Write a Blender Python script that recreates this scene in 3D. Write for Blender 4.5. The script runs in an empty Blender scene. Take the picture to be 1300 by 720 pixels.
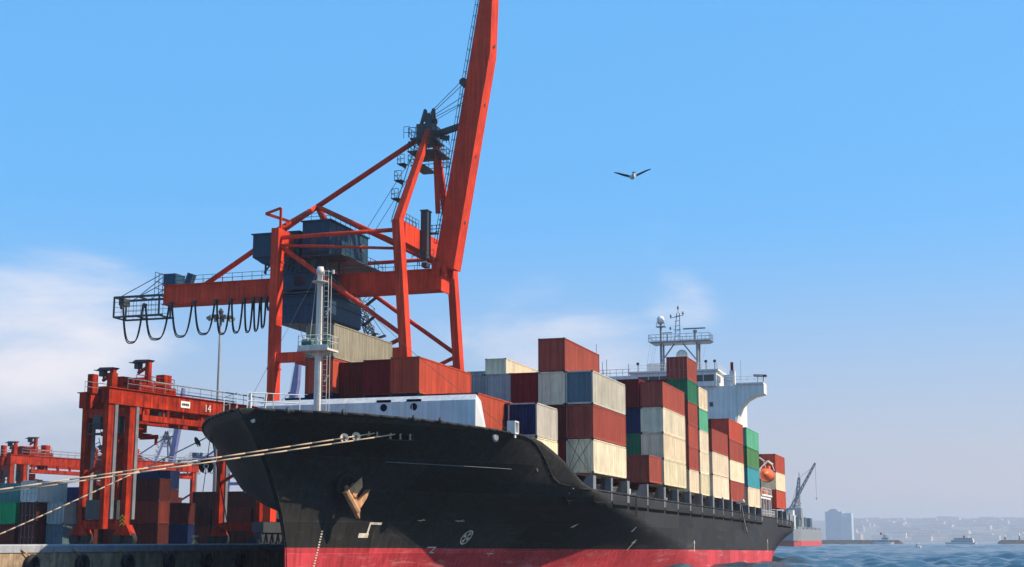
import bpy, math, random
import numpy as np
from mathutils import Vector, Matrix, noise
R = math.radians
random.seed(7)
sc = bpy.context.scene
col = sc.collection

# ------------------------------------------------------------------ camera, sky, sun, exposure
cam_d = bpy.data.cameras.new('camera'); cam = bpy.data.objects.new('camera', cam_d); col.objects.link(cam)
cam_d.sensor_width = 36; cam_d.lens = 50; cam_d.clip_start = 0.5; cam_d.clip_end = 30000
cam.location = (0, 0, 3.2)
cam.rotation_euler = (R(90 + 10.27), 0, R(17.83))
sc.camera = cam

SUN_EL = 38.0
SUN_AZ = 12.0           # degrees from +X towards +Y (the ship's stern)
w = bpy.data.worlds.new('World'); sc.world = w; w.use_nodes = True
nt = w.node_tree; nt.nodes.clear()
def N(t, kind, **kw):
    n = t.nodes.new(kind)
    for k, v in kw.items():
        if k in n.inputs: n.inputs[k].default_value = v
        else: setattr(n, k, v)
    return n
sky = N(nt, 'ShaderNodeTexSky'); sky.sky_type = 'NISHITA'; sky.sun_disc = False
sky.sun_elevation = R(SUN_EL); sky.sun_rotation = R(90 - SUN_AZ)
sky.air_density = 1.0; sky.dust_density = 0.6; sky.ozone_density = 3.0
hsv = N(nt, 'ShaderNodeHueSaturation'); hsv.inputs['Saturation'].default_value = 1.38; hsv.inputs['Hue'].default_value = 0.502
tc = N(nt, 'ShaderNodeTexCoord')
mp = N(nt, 'ShaderNodeMapping'); mp.inputs['Scale'].default_value = (1.5, 1.5, 3.4); mp.inputs['Location'].default_value = (0.3, 0.1, 0.05)
mp.inputs['Rotation'].default_value = (0.12, -0.1, 0)
nz = N(nt, 'ShaderNodeTexNoise'); nz.inputs['Scale'].default_value = 3.2; nz.inputs['Detail'].default_value = 12; nz.inputs['Roughness'].default_value = 0.60; nz.inputs['Distortion'].default_value = 0.35
nt.links.new(tc.outputs['Generated'], mp.inputs[0]); nt.links.new(mp.outputs[0], nz.inputs['Vector'])
def math_n(t, op, a, b=None, clamp=False):
    m = t.nodes.new('ShaderNodeMath'); m.operation = op; m.use_clamp = clamp
    for i, v in enumerate((a, b)):
        if v is None: continue
        if isinstance(v, (int, float)): m.inputs[i].default_value = v
        else: t.links.new(v, m.inputs[i])
    return m.outputs[0]
def dirmask(az_deg, el_deg, lo, hi):
    d = Vector((-math.sin(R(az_deg)) * math.cos(R(el_deg)), math.cos(R(az_deg)) * math.cos(R(el_deg)), math.sin(R(el_deg))))
    v = N(nt, 'ShaderNodeVectorMath'); v.operation = 'DISTANCE'
    sub = N(nt, 'ShaderNodeVectorMath'); sub.operation = 'MULTIPLY'; sub.inputs[1].default_value = (1, 1, 1.7)
    nt.links.new(tc.outputs['Generated'], sub.inputs[0])
    nt.links.new(sub.outputs[0], v.inputs[0]); v.inputs[1].default_value = (d.x, d.y, d.z * 1.7)
    r = N(nt, 'ShaderNodeMapRange'); r.interpolation_type = 'SMOOTHSTEP'
    nt.links.new(v.outputs['Value'], r.inputs[0])
    r.inputs[1].default_value = lo; r.inputs[2].default_value = hi; r.inputs[3].default_value = 1; r.inputs[4].default_value = 0
    return r.outputs[0]
m1 = dirmask(36.8, 7.2, 0.03, 0.15)      # the cloud bank low on the left
m2 = dirmask(17.0, 7.5, 0.02, 0.20)      # veil behind the crane legs
m3 = dirmask(11.0, 9.5, 0.0, 0.07)       # wisp above the bridge
nzs = N(nt, 'ShaderNodeMapRange'); nzs.interpolation_type = 'SMOOTHSTEP'
a1 = math_n(nt, 'MULTIPLY', m1, 0.46); a2 = math_n(nt, 'MULTIPLY', m2, 0.26); a3 = math_n(nt, 'MULTIPLY', m3, 0.30)
cov = math_n(nt, 'MAXIMUM', math_n(nt, 'MAXIMUM', a1, a2), a3)
nt.links.new(math_n(nt, 'ADD', nz.outputs['Fac'], cov), nzs.inputs[0]); nzs.inputs[1].default_value = 0.60; nzs.inputs[2].default_value = 0.98; nzs.inputs[4].default_value = 0.9
cov = math_n(nt, 'MULTIPLY', nzs.outputs[0], math_n(nt, 'MULTIPLY', cov, 9.0, True))
mix = N(nt, 'ShaderNodeMix'); mix.data_type = 'RGBA'
nt.links.new(cov, mix.inputs['Factor'])
nt.links.new(sky.outputs[0], hsv.inputs['Color'])
az = N(nt, 'ShaderNodeMix'); az.data_type = 'RGBA'; az.inputs['Factor'].default_value = 0.7; az.inputs[7].default_value = (1.15, 3.75, 7.2, 1)
nt.links.new(hsv.outputs[0], az.inputs[6])
sxyz = N(nt, 'ShaderNodeSeparateXYZ'); nt.links.new(tc.outputs['Generated'], sxyz.inputs[0])
hr = N(nt, 'ShaderNodeMapRange'); hr.interpolation_type = 'SMOOTHSTEP'; nt.links.new(sxyz.outputs[2], hr.inputs[0])
hr.inputs[1].default_value = -0.02; hr.inputs[2].default_value = 0.24; hr.inputs[3].default_value = 0.92; hr.inputs[4].default_value = 0.0
hz_ = N(nt, 'ShaderNodeMix'); hz_.data_type = 'RGBA'; hz_.inputs[7].default_value = (4.3, 3.85, 3.85, 1)
nt.links.new(hr.outputs[0], hz_.inputs['Factor']); nt.links.new(az.outputs[2], hz_.inputs[6])
nt.links.new(hz_.outputs[2], mix.inputs[6]); mix.inputs[7].default_value = (6.7, 6.35, 6.45, 1)
bg = N(nt, 'ShaderNodeBackground'); bg.inputs['Strength'].default_value = 0.122
wo = N(nt, 'ShaderNodeOutputWorld')
nt.links.new(mix.outputs[2], bg.inputs[0]); nt.links.new(bg.outputs[0], wo.inputs[0])

sd = bpy.data.lights.new('sun', 'SUN'); sd.energy = 5.0; sd.angle = R(0.5); sd.color = (1.0, 0.83, 0.62)
sun = bpy.data.objects.new('sun', sd); col.objects.link(sun)
sv = Vector((math.cos(R(SUN_EL)) * math.cos(R(SUN_AZ)), math.cos(R(SUN_EL)) * math.sin(R(SUN_AZ)), math.sin(R(SUN_EL))))
sun.rotation_euler = sv.to_track_quat('Z', 'Y').to_euler(); sun.location = sv * 100
vs = sc.view_settings; vs.view_transform = 'Standard'; vs.look = 'None'; vs.exposure = 0.34; vs.gamma = 1.0; vs.use_curve_mapping = False
sc.cycles.use_denoising = True
sc.cycles.max_bounces = 6; sc.cycles.volume_bounces = 0

# ------------------------------------------------------------------ materials
def new_mat(name):
    m = bpy.data.materials.new(name); m.use_nodes = True
    t = m.node_tree; b = t.nodes['Principled BSDF']
    return m, t, b
def paint(name, color=None, rough=0.5, wear=0.25, rust=0.0, streak=0.35, scale=0.5, spec=0.4, metal=0.0, bump=0.0, lumpy=0.0):
    """weathered paint; color None = the object's own colour (Object Info)"""
    m, t, b = new_mat(name)
    oi = N(t, 'ShaderNodeObjectInfo'); geo = N(t, 'ShaderNodeTexCoord')
    add = N(t, 'ShaderNodeVectorMath'); add.operation = 'ADD'
    sc_ = N(t, 'ShaderNodeVectorMath'); sc_.operation = 'SCALE'; sc_.inputs['Scale'].default_value = 97.0
    cx = N(t, 'ShaderNodeCombineXYZ'); t.links.new(oi.outputs['Random'], cx.inputs[0]); t.links.new(oi.outputs['Random'], cx.inputs[1])
    t.links.new(cx.outputs[0], sc_.inputs[0])
    t.links.new(geo.outputs['Object'], add.inputs[0]); t.links.new(sc_.outputs[0], add.inputs[1])
    n1 = N(t, 'ShaderNodeTexNoise'); n1.inputs['Scale'].default_value = scale; n1.inputs['Detail'].default_value = 8; n1.inputs['Roughness'].default_value = 0.62
    t.links.new(add.outputs[0], n1.inputs['Vector'])
    mpn = N(t, 'ShaderNodeMapping'); mpn.inputs['Scale'].default_value = (3.0, 3.0, 0.14)
    t.links.new(add.outputs[0], mpn.inputs[0])
    n2 = N(t, 'ShaderNodeTexNoise'); n2.inputs['Scale'].default_value = 1.2; n2.inputs['Detail'].default_value = 6
    t.links.new(mpn.outputs[0], n2.inputs['Vector'])
    r1 = N(t, 'ShaderNodeMapRange'); t.links.new(n1.outputs['Fac'], r1.inputs[0])
    r1.inputs[1].default_value = 0.3; r1.inputs[2].default_value = 0.7; r1.inputs[3].default_value = 1 - wear; r1.inputs[4].default_value = 1 + wear * 0.35
    r2 = N(t, 'ShaderNodeMapRange'); t.links.new(n2.outputs['Fac'], r2.inputs[0])
    r2.inputs[1].default_value = 0.35; r2.inputs[2].default_value = 0.65; r2.inputs[3].default_value = 1 - streak * 0.6; r2.inputs[4].default_value = 1.06
    mul = math_n(t, 'MULTIPLY', r1.outputs[0], r2.outputs[0])
    var = math_n(t, 'ADD', math_n(t, 'MULTIPLY', oi.outputs['Random'], 0.16), 0.92)
    mul = math_n(t, 'MULTIPLY', mul, var)
    v = N(t, 'ShaderNodeVectorMath'); v.operation = 'SCALE'; t.links.new(mul, v.inputs['Scale'])
    if color is None: t.links.new(oi.outputs['Color'], v.inputs[0])
    else: v.inputs[0].default_value = color
    last = v.outputs[0]
    if rust > 0:
        n3 = N(t, 'ShaderNodeTexNoise'); n3.inputs['Scale'].default_value = scale * 3.1; n3.inputs['Detail'].default_value = 10; n3.inputs['Roughness'].default_value = 0.7
        mp3 = N(t, 'ShaderNodeMapping'); mp3.inputs['Scale'].default_value = (1, 1, 0.45); mp3.inputs['Location'].default_value = (5, 3, 9)
        t.links.new(add.outputs[0], mp3.inputs[0]); t.links.new(mp3.outputs[0], n3.inputs['Vector'])
        rr = N(t, 'ShaderNodeMapRange'); t.links.new(n3.outputs['Fac'], rr.inputs[0])
        rr.inputs[1].default_value = 0.64 - 0.12 * rust; rr.inputs[2].default_value = 0.78; rr.inputs[3].default_value = 0; rr.inputs[4].default_value = min(1, 0.9 * rust + 0.2)
        mx = N(t, 'ShaderNodeMix'); mx.data_type = 'RGBA'; t.links.new(rr.outputs[0], mx.inputs['Factor'])
        t.links.new(last, mx.inputs[6]); mx.inputs[7].default_value = (0.16, 0.065, 0.03, 1)
        last = mx.outputs[2]
    t.links.new(last, b.inputs['Base Color'])
    rg = N(t, 'ShaderNodeMapRange'); t.links.new(n1.outputs['Fac'], rg.inputs[0]); rg.inputs[3].default_value = rough - 0.1; rg.inputs[4].default_value = min(1, rough + 0.18)
    t.links.new(rg.outputs[0], b.inputs['Roughness'])
    b.inputs['Specular IOR Level'].default_value = spec; b.inputs['Metallic'].default_value = metal
    if bump > 0:
        n4 = N(t, 'ShaderNodeTexNoise'); n4.inputs['Scale'].default_value = lumpy or 0.9; n4.inputs['Detail'].default_value = 3
        t.links.new(add.outputs[0], n4.inputs['Vector'])
        bp = N(t, 'ShaderNodeBump'); bp.inputs['Strength'].default_value = 0.6; bp.inputs['Distance'].default_value = bump
        t.links.new(n4.outputs['Fac'], bp.inputs['Height']); t.links.new(bp.outputs[0], b.inputs['Normal'])
    return m
M = {}
M['box'] = paint('container_paint', None, 0.6, 0.20, 0.40, 0.42, 0.6, 0.10)
M['craneobj'] = paint('crane_paint', None, 0.6, 0.3, 0.2, 0.45, 0.35, 0.05)
M['red'] = paint('crane_red', (0.47, 0.036, 0.013), 0.65, 0.6, 0.8, 0.85, 0.7, 0.06)
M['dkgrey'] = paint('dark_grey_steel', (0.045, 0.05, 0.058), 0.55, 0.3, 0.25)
M['black'] = paint('black_rubber', (0.018, 0.018, 0.018), 0.7, 0.3, 0, 0.2, 2.0)
M['navy'] = paint('navy_house', (0.014, 0.062, 0.112), 0.5, 0.2, 0.05, 0.35, 0.5, 0.15)
M['steel'] = paint('grey_steel', (0.24, 0.26, 0.28), 0.5, 0.25, 0.3)
M['white'] = paint('white_paint', (0.78, 0.76, 0.72), 0.5, 0.12, 0.06, 0.25)
M['cream'] = paint('mast_cream', (0.74, 0.68, 0.60), 0.5, 0.15, 0.12, 0.3)
M['markw'] = paint('marking_white', (0.78, 0.68, 0.56), 0.6, 0.35, 0.05, 0.2, 2.5)
M['deckgreen'] = paint('deck_green', (0.05, 0.16, 0.12), 0.6, 0.3, 0.3)
M['deckred'] = paint('deck_red', (0.2, 0.06, 0.04), 0.7, 0.3, 0.4)
M['orange'] = paint('lifeboat_orange', (0.78, 0.12, 0.02), 0.4, 0.12, 0.0, 0.2)
M['rust'] = paint('rusty_anchor', (0.62, 0.33, 0.16), 0.75, 0.35, 0.3, 0.4, 2.0)
M['rope'] = paint('rope_fibre', (0.50, 0.38, 0.27), 0.85, 0.15, 0, 0.1, 3.0)
M['ropedk'] = paint('rope_dark', (0.06, 0.055, 0.05), 0.85, 0.15, 0, 0.1, 3.0)
M['breakw'] = paint('wave_plate', (0.60, 0.60, 0.60), 0.45, 0.12, 0.08, 0.25, 0.8)
M['glass'] = paint('dark_glass', (0.015, 0.02, 0.028), 0.15, 0.1, 0, 0, 1, 0.6)
M['yellow'] = paint('hazard_yellow', (0.6, 0.4, 0.03), 0.6, 0.3, 0.1)
M['sill'] = paint('coping_grey', (0.36, 0.38, 0.41), 0.6, 0.3, 0.15, 0.1, 1.5)
M['conc'] = paint('old_concrete', (0.42, 0.31, 0.20), 0.9, 0.5, 0.4, 0.5, 1.2, 0.2, 0, 0.05, 4.0)
M['gullw'] = paint('white_feathers', (0.75, 0.74, 0.72), 0.8, 0.1, 0, 0.1, 8)
M['gullg'] = paint('grey_feathers', (0.10, 0.12, 0.16), 0.8, 0.15, 0, 0.1, 8)
M['bldg'] = paint('far_building', None, 0.8, 0.12, 0, 0.1, 0.05)
M['hullgrey'] = paint('inner_grey', (0.20, 0.215, 0.23), 0.6, 0.3, 0.3, 0.4, 0.8)

def hull_material(name, base, rust=0.3, rough=0.42, scuff=(0.22, 0.22, 0.22), scuff_amt=0.3, bump=0.02):
    m = paint(name, base, rough, 0.28, rust, 0.55, 0.16, 0.12, 0, bump, 0.45)
    t = m.node_tree; b = t.nodes['Principled BSDF']
    tc_ = N(t, 'ShaderNodeTexCoord'); mp_ = N(t, 'ShaderNodeMapping'); mp_.inputs['Scale'].default_value = (1, 0.22, 2.2)
    t.links.new(tc_.outputs['Object'], mp_.inputs[0])
    n_ = N(t, 'ShaderNodeTexNoise'); n_.inputs['Scale'].default_value = 0.8; n_.inputs['Detail'].default_value = 11; n_.inputs['Roughness'].default_value = 0.68
    t.links.new(mp_.outputs[0], n_.inputs['Vector'])
    r_ = N(t, 'ShaderNodeMapRange'); t.links.new(n_.outputs['Fac'], r_.inputs[0]); r_.inputs[1].default_value = 0.55; r_.inputs[2].default_value = 0.78; r_.inputs[4].default_value = scuff_amt
    sep = N(t, 'ShaderNodeSeparateXYZ'); t.links.new(tc_.outputs['Object'], sep.inputs[0])
    low = N(t, 'ShaderNodeMapRange'); t.links.new(sep.outputs[2], low.inputs[0]); low.inputs[1].default_value = 1.0; low.inputs[2].default_value = 6.0; low.inputs[3].default_value = 1.0; low.inputs[4].default_value = 0.35
    f = math_n(t, 'MULTIPLY', r_.outputs[0], low.outputs[0])
    mx = N(t, 'ShaderNodeMix'); mx.data_type = 'RGBA'; t.links.new(f, mx.inputs['Factor'])
    old = b.inputs['Base Color'].links[0].from_socket
    # shell plating: faint seams and slightly different plates
    cyz = N(t, 'ShaderNodeCombineXYZ'); t.links.new(sep.outputs[1], cyz.inputs[0]); t.links.new(sep.outputs[2], cyz.inputs[1])
    bk = N(t, 'ShaderNodeTexBrick'); bk.inputs['Scale'].default_value = 1.0; bk.inputs['Brick Width'].default_value = 8.4; bk.inputs['Row Height'].default_value = 2.3; bk.inputs['Mortar Size'].default_value = 0.025; bk.inputs['Mortar Smooth'].default_value = 0.6
    bk.inputs['Color1'].default_value = (.72, .72, .72, 1); bk.inputs['Color2'].default_value = (1.2, 1.2, 1.2, 1); bk.inputs['Mortar'].default_value = (1.5, 1.45, 1.4, 1); bk.inputs['Bias'].default_value = 0.0
    t.links.new(cyz.outputs[0], bk.inputs['Vector'])
    vm = N(t, 'ShaderNodeVectorMath'); vm.operation = 'MULTIPLY'; t.links.new(old, vm.inputs[0]); t.links.new(bk.outputs['Color'], vm.inputs[1]); old = vm.outputs[0]
    # frames showing through as shallow vertical ripples, and the seam relief
    wv = N(t, 'ShaderNodeTexWave'); wv.wave_type = 'BANDS'; wv.bands_direction = 'X'; wv.inputs['Scale'].default_value = 0.42; wv.inputs['Distortion'].default_value = 1.2; t.links.new(cyz.outputs[0], wv.inputs['Vector'])
    bnode = b.inputs['Normal'].links[0].from_node
    b2 = N(t, 'ShaderNodeBump'); b2.inputs['Strength'].default_value = 0.5; b2.inputs['Distance'].default_value = 0.02
    hsum = math_n(t, 'ADD', math_n(t, 'MULTIPLY', wv.outputs['Fac'], 0.6), bk.outputs['Fac']); t.links.new(hsum, b2.inputs['Height']); t.links.new(bnode.outputs[0], b2.inputs['Normal']); t.links.new(b2.outputs[0], b.inputs['Normal'])
    t.links.new(old, mx.inputs[6]); mx.inputs[7].default_value = (*scuff, 1)
    t.links.new(mx.outputs[2], b.inputs['Base Color'])
    return m
M['slot'] = paint('dark_opening', (0.006, 0.006, 0.006), 0.9, 0.1, 0, 0, 1, 0.0)
M['hull'] = hull_material('hull_black', (0.034, 0.033, 0.032), 0.15, 0.55)
M['boot'] = hull_material('boot_red', (0.64, 0.066, 0.080), 0.25, 0.5, (0.72, 0.34, 0.34), 0.75)
M['fboot'] = paint('far_boot_red', (0.55, 0.06, 0.06), 0.6, 0.15)

m, t, b = new_mat('sea_water'); M['sea'] = m
b.inputs['Base Color'].default_value = (0.022, 0.062, 0.088, 1); b.inputs['Roughness'].default_value = 0.12; b.inputs['IOR'].default_value = 1.33
tcs = N(t, 'ShaderNodeTexCoord'); n_a = N(t, 'ShaderNodeTexNoise'); n_a.inputs['Scale'].default_value = 1.5; n_a.inputs['Detail'].default_value = 7; n_a.inputs['Roughness'].default_value = 0.6
mpa = N(t, 'ShaderNodeMapping'); mpa.inputs['Scale'].default_value = (1, 1.6, 1); t.links.new(tcs.outputs['Object'], mpa.inputs[0]); t.links.new(mpa.outputs[0], n_a.inputs['Vector'])
bp = N(t, 'ShaderNodeBump'); bp.inputs['Strength'].default_value = 0.9; bp.inputs['Distance'].default_value = 0.22; t.links.new(n_a.outputs['Fac'], bp.inputs['Height']); t.links.new(bp.outputs[0], b.inputs['Normal'])
m, t, b = new_mat('quay_concrete'); M['quay'] = m
b.inputs['Base Color'].default_value = (0.2, 0.19, 0.175, 1); b.inputs['Roughness'].default_value = 0.9
n_a = N(t, 'ShaderNodeTexNoise'); n_a.inputs['Scale'].default_value = 0.25; n_a.inputs['Detail'].default_value = 9
cr = N(t, 'ShaderNodeValToRGB'); cr.color_ramp.elements[0].color = (0.12, 0.115, 0.11, 1); cr.color_ramp.elements[1].color = (0.28, 0.26, 0.23, 1); cr.color_ramp.elements[0].position = .35; cr.color_ramp.elements[1].position = .65
tcq = N(t, 'ShaderNodeTexCoord'); t.links.new(tcq.outputs['Object'], n_a.inputs['Vector']); t.links.new(n_a.outputs['Fac'], cr.inputs[0]); t.links.new(cr.outputs[0], b.inputs['Base Color'])
m, t, b = new_mat('hill_cover'); M['hill'] = m
n_a = N(t, 'ShaderNodeTexNoise'); n_a.inputs['Scale'].default_value = 0.03; n_a.inputs['Detail'].default_value = 10
cr = N(t, 'ShaderNodeValToRGB'); cr.color_ramp.elements[0].color = (0.05, 0.07, 0.04, 1); cr.color_ramp.elements[1].color = (0.22, 0.17, 0.14, 1); cr.color_ramp.elements[0].position = .4; cr.color_ramp.elements[1].position = .62
tcq = N(t, 'ShaderNodeTexCoord'); t.links.new(tcq.outputs['Object'], n_a.inputs['Vector']); t.links.new(n_a.outputs['Fac'], cr.inputs[0]); t.links.new(cr.outputs[0], b.inputs['Base Color']); b.inputs['Roughness'].default_value = 1
m, t, b = new_mat('dark_rock'); M['rock'] = m
b.inputs['Base Color'].default_value = (0.09, 0.09, 0.085, 1); b.inputs['Roughness'].default_value = 1

# ------------------------------------------------------------------ mesh builder
class MB:
    def __init__(s): s.v = []; s.f = []; s.mi = []
    def add(s, vs_, fs, mi=0):
        o = len(s.v); s.v += [tuple(p) for p in vs_]; s.f += [tuple(i + o for i in f) for f in fs]; s.mi += [mi] * len(fs); return s
    def box(s, x0, x1, y0, y1, z0, z1, mi=0):
        return s.add([(x0,y0,z0),(x1,y0,z0),(x1,y1,z0),(x0,y1,z0),(x0,y0,z1),(x1,y0,z1),(x1,y1,z1),(x0,y1,z1)],
                     [(0,3,2,1),(4,5,6,7),(0,1,5,4),(1,2,6,5),(2,3,7,6),(3,0,4,7)], mi)
    def beam(s, p, q, w_, h_, w2=None, h2=None, up=(0, 0, 1), mi=0):
        p = Vector(p); q = Vector(q); d = (q - p).normalized(); u = Vector(up)
        if abs(d.dot(u)) > 0.97: u = Vector((0, 1, 0))
        r = d.cross(u).normalized(); u = r.cross(d)
        w2 = w2 or w_; h2 = h2 or h_; vs_ = []
        for c, a, b_ in ((p, w_, h_), (q, w2, h2)):
            for sx, sy in ((-1,-1),(1,-1),(1,1),(-1,1)): vs_.append(c + r * sx * a / 2 + u * sy * b_ / 2)
        return s.add(vs_, [(0,3,2,1),(4,5,6,7),(0,1,5,4),(1,2,6,5),(2,3,7,6),(3,0,4,7)], mi)
    def tube(s, p, q, r, n=6, r2=None, mi=0, caps=True):
        p = Vector(p); q = Vector(q); d = (q - p).normalized(); u = Vector((0, 0, 1))
        if abs(d.z) > 0.95: u = Vector((1, 0, 0))
        a = d.cross(u).normalized(); b_ = a.cross(d); vs_ = []
        r2 = r if r2 is None else r2
        for c, rr in ((p, r), (q, r2)):
            for k in range(n):
                t_ = 2 * math.pi * k / n; vs_.append(c + a * math.cos(t_) * rr + b_ * math.sin(t_) * rr)
        fs = [(k, (k + 1) % n, n + (k + 1) % n, n + k) for k in range(n)]
        if caps: fs += [tuple(range(n - 1, -1, -1)), tuple(range(n, 2 * n))]
        return s.add(vs_, fs, mi)
    def path(s, pts, r, n=5, mi=0):
        for a, b_ in zip(pts, pts[1:]): s.tube(a, b_, r, n, mi=mi)
        return s
    def lathe(s, prof, c, n=16, axis='Z', mi=0):
        vs_ = []; c = Vector(c)
        for r, h in prof:
            for k in range(n):
                t_ = 2 * math.pi * k / n; x, y = r * math.cos(t_), r * math.sin(t_)
                vs_.append(c + (Vector((x, y, h)) if axis == 'Z' else Vector((x, h, y)) if axis == 'Y' else Vector((h, x, y))))
        fs = []
        for i in range(len(prof) - 1):
            for k in range(n):
                a = i * n + k; b_ = i * n + (k + 1) % n; fs.append((a, b_, b_ + n, a + n))
        fs += [tuple(range(n - 1, -1, -1)), tuple(range((len(prof) - 1) * n, len(prof) * n))]
        return s.add(vs_, fs, mi)
    def prism(s, poly, axis, a, b_, mi=0):
        """poly: 2-D points; extruded along axis from a to b_"""
        n = len(poly); vs_ = []
        for h in (a, b_):
            for u, v in poly: vs_.append((h, u, v) if axis == 'X' else (u, h, v) if axis == 'Y' else (u, v, h))
        fs = [tuple(range(n)), tuple(range(2 * n - 1, n - 1, -1))] + [(k, n + k, n + (k + 1) % n, (k + 1) % n) for k in range(n)]
        return s.add(vs_, fs, mi)
    def rail(s, pts, h=1.1, r=0.03, step=1.6, rows=(0.55, 1.0)):
        """handrail along a polyline"""
        for a, b_ in zip(pts, pts[1:]):
            a = Vector(a); b_ = Vector(b_); L = (b_ - a).length; k = max(1, round(L / step))
            for i in range(k + 1):
                p = a.lerp(b_, i / k); s.tube(p, p + Vector((0, 0, h)), r, 4)
            for q in rows: s.tube(a + Vector((0, 0, h * q)), b_ + Vector((0, 0, h * q)), r, 4)
        return s
    def ladder(s, p, q, side, w_=0.5, step=0.35, r=0.03):
        p = Vector(p); q = Vector(q); sd_ = Vector(side).normalized() * w_ / 2
        s.tube(p - sd_, q - sd_, r, 4); s.tube(p + sd_, q + sd_, r, 4)
        k = int((q - p).length / step)
        for i in range(1, k):
            c = p.lerp(q, i / k); s.tube(c - sd_, c + sd_, r * .8, 4)
        return s
    def mesh(s, name, mats):
        me = bpy.data.meshes.new(name); me.from_pydata(s.v, [], s.f)
        for m_ in (mats if isinstance(mats, (list, tuple)) else [mats]): me.materials.append(m_)
        me.polygons.foreach_set('material_index', s.mi); me.update()
        import bmesh
        bm = bmesh.new(); bm.from_mesh(me); bmesh.ops.recalc_face_normals(bm, faces=bm.faces); bm.to_mesh(me); bm.free()
        return me
    def build(s, name, mats, parent=None, smooth=False, color=None, label=None):
        o = bpy.data.objects.new(name, s.mesh(name, mats)); col.objects.link(o)
        if parent is not None: o.parent = parent
        if smooth: o.data.shade_smooth()
        if color: o.color = (*color, 1)
        if label: o['label'] = label
        return o
def tag(o, label=None, cat=None, group=None, kind=None):
    if label: o['label'] = label
    if cat: o['category'] = cat
    if group: o['group'] = group
    if kind: o['kind'] = kind
    return o
def empty(name, loc=(0, 0, 0), rz=0):
    o = bpy.data.objects.new(name, None); col.objects.link(o); o.location = loc; o.rotation_euler.z = rz; o.empty_display_size = 0.5; return o
KIDS = {}
def copy_tree(o, parent=None, color=None):
    c = o.copy(); col.objects.link(c)
    if parent is not None: c.parent = parent
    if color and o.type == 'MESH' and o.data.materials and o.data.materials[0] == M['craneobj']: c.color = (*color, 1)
    for ch in o.children: copy_tree(ch, c, color)
    return c
def world_children(root):
    """parts are modelled in world metres: shift them so that the root Empty stands at the thing's base"""
    for ch in root.children: ch.location -= root.location

# ------------------------------------------------------------------ setting: sea, quay, far shore
CAMP = np.array([0.0, 0.0])
def build_sea():
    rng = np.random.default_rng(3)
    # rows: distance; columns: bearing (dense where open water is seen, coarse elsewhere)
    rs = [3.0]
    while rs[-1] < 14000: rs.append(rs[-1] * (1.0045 if 90 < rs[-1] < 1400 else 1.03 if rs[-1] < 90 else 1.012))
    rs = np.array(rs)
    az = np.concatenate([np.linspace(-180, -14, 84)[:-1], np.linspace(-14, 10, 470), np.linspace(10, 180, 86)[1:-1]])  # deg from +Y toward +X
    A, Rr = np.meshgrid(np.radians(az), rs)
    X = np.sin(A) * Rr; Y = np.cos(A) * Rr
    Z = np.zeros_like(X)
    for i in range(46):
        lam = 0.9 * (1.09 ** i) ; lam = min(lam, 38)
        th = R(205) + rng.normal(0, 0.55); k = 2 * math.pi / lam
        amp = 0.0150 * lam ** 0.66 * rng.uniform(.6, 1.2)
        ph = rng.uniform(0, 6.28)
        att = np.clip((lam / (Rr * 0.0045) - 2.0) / 2.0, 0, 1)
        arg = k * (X * math.cos(th) + Y * math.sin(th)) + ph + 0.8 * np.sin(X * 0.05 + i) + 0.7 * np.sin(Y * 0.041 + 2 * i)
        sn = np.sin(arg); Z += amp * att * (sn + 0.35 * np.abs(sn) * sn)
    Z *= 0.75 + 0.4 * np.sin(X * .013 + 1) * np.sin(Y * .009)
    nr, na = X.shape
    v = np.stack([X.ravel(), Y.ravel(), Z.ravel()], 1)
    i = np.arange(nr - 1)[:, None] * na; j = np.arange(na)[None, :]; j2 = (j + 1) % na
    q = np.stack([i + j, i + j2, i + j2 + na, i + j + na], -1).reshape(-1, 4)[:, ::-1]
    me = bpy.data.meshes.new('sea'); me.vertices.add(len(v)); me.vertices.foreach_set('co', v.ravel())
    me.loops.add(q.size); me.loops.foreach_set('vertex_index', q.ravel())
    me.polygons.add(len(q)); me.polygons.foreach_set('loop_start', np.arange(0, q.size, 4)); me.polygons.foreach_set('loop_total', np.full(len(q), 4))
    me.update(); me.validate(); me.shade_smooth(); me.materials.append(M['sea'])
    o = bpy.data.objects.new('sea', me); col.objects.link(o); tag(o, kind='structure')
build_sea()
QX, QZ = -64.3, 2.65
q = MB(); q.prism([(-1300, -150), (QX, -150), (QX, 275), (-140, 290), (-140, 1150), (-1300, 1150)], 'Z', -2.5, QZ); tag(q.build('quay', [M['quay']]), kind='structure')
q = MB(); q.box(QX, QX + 0.12, -150, 275, -2.4, QZ - 0.25); q.build('quay_wall_face', M['conc']); tag(bpy.data.objects['quay_wall_face'], kind='structure')
q = MB()
q.prism([(QX - 0.75, QZ + 0.004), (QX + 0.2, QZ - 0.25), (QX + 0.2, QZ + 0.22), (QX + 0.12, QZ + 0.33), (QX - 0.7, QZ + 0.33)], 'Y', -149, 275)
tag(q.build('quay_kerb', M['sill']), kind='structure')

def hill_h(x, t_):
    h = (133 + 27 * noise.noise(Vector((x * .00094, 3, 0))) + 13 * noise.noise(Vector((x * .0047, 7, t_ * 3)))) * (1.0 - 0.00005 * (x + 780))
    return -1.5 + h * (min(1, t_ * 2.2) ** 0.8) * (1 + .25 * t_)
def hills():
    mb = MB(); nx, ny = 200, 14
    for j in range(ny):
        for i in range(nx):
            x = -5000 + 11500 * i / (nx - 1); y = 8500 + 4800 * j / (ny - 1)
            t_ = j / (ny - 1)
            px = 1240 + x / y * 1750
            h = hill_h(x, t_)
            z = h
            mb.v.append((x, y, z if j else -2))
    for j in range(ny - 1):
        for i in range(nx - 1):
            a = j * nx + i; mb.f.append((a, a + 1, a + nx + 1, a + nx)); mb.mi.append(0)
    tag(mb.build('far_hills', M['hill'], smooth=True), kind='structure')
hills()

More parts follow.
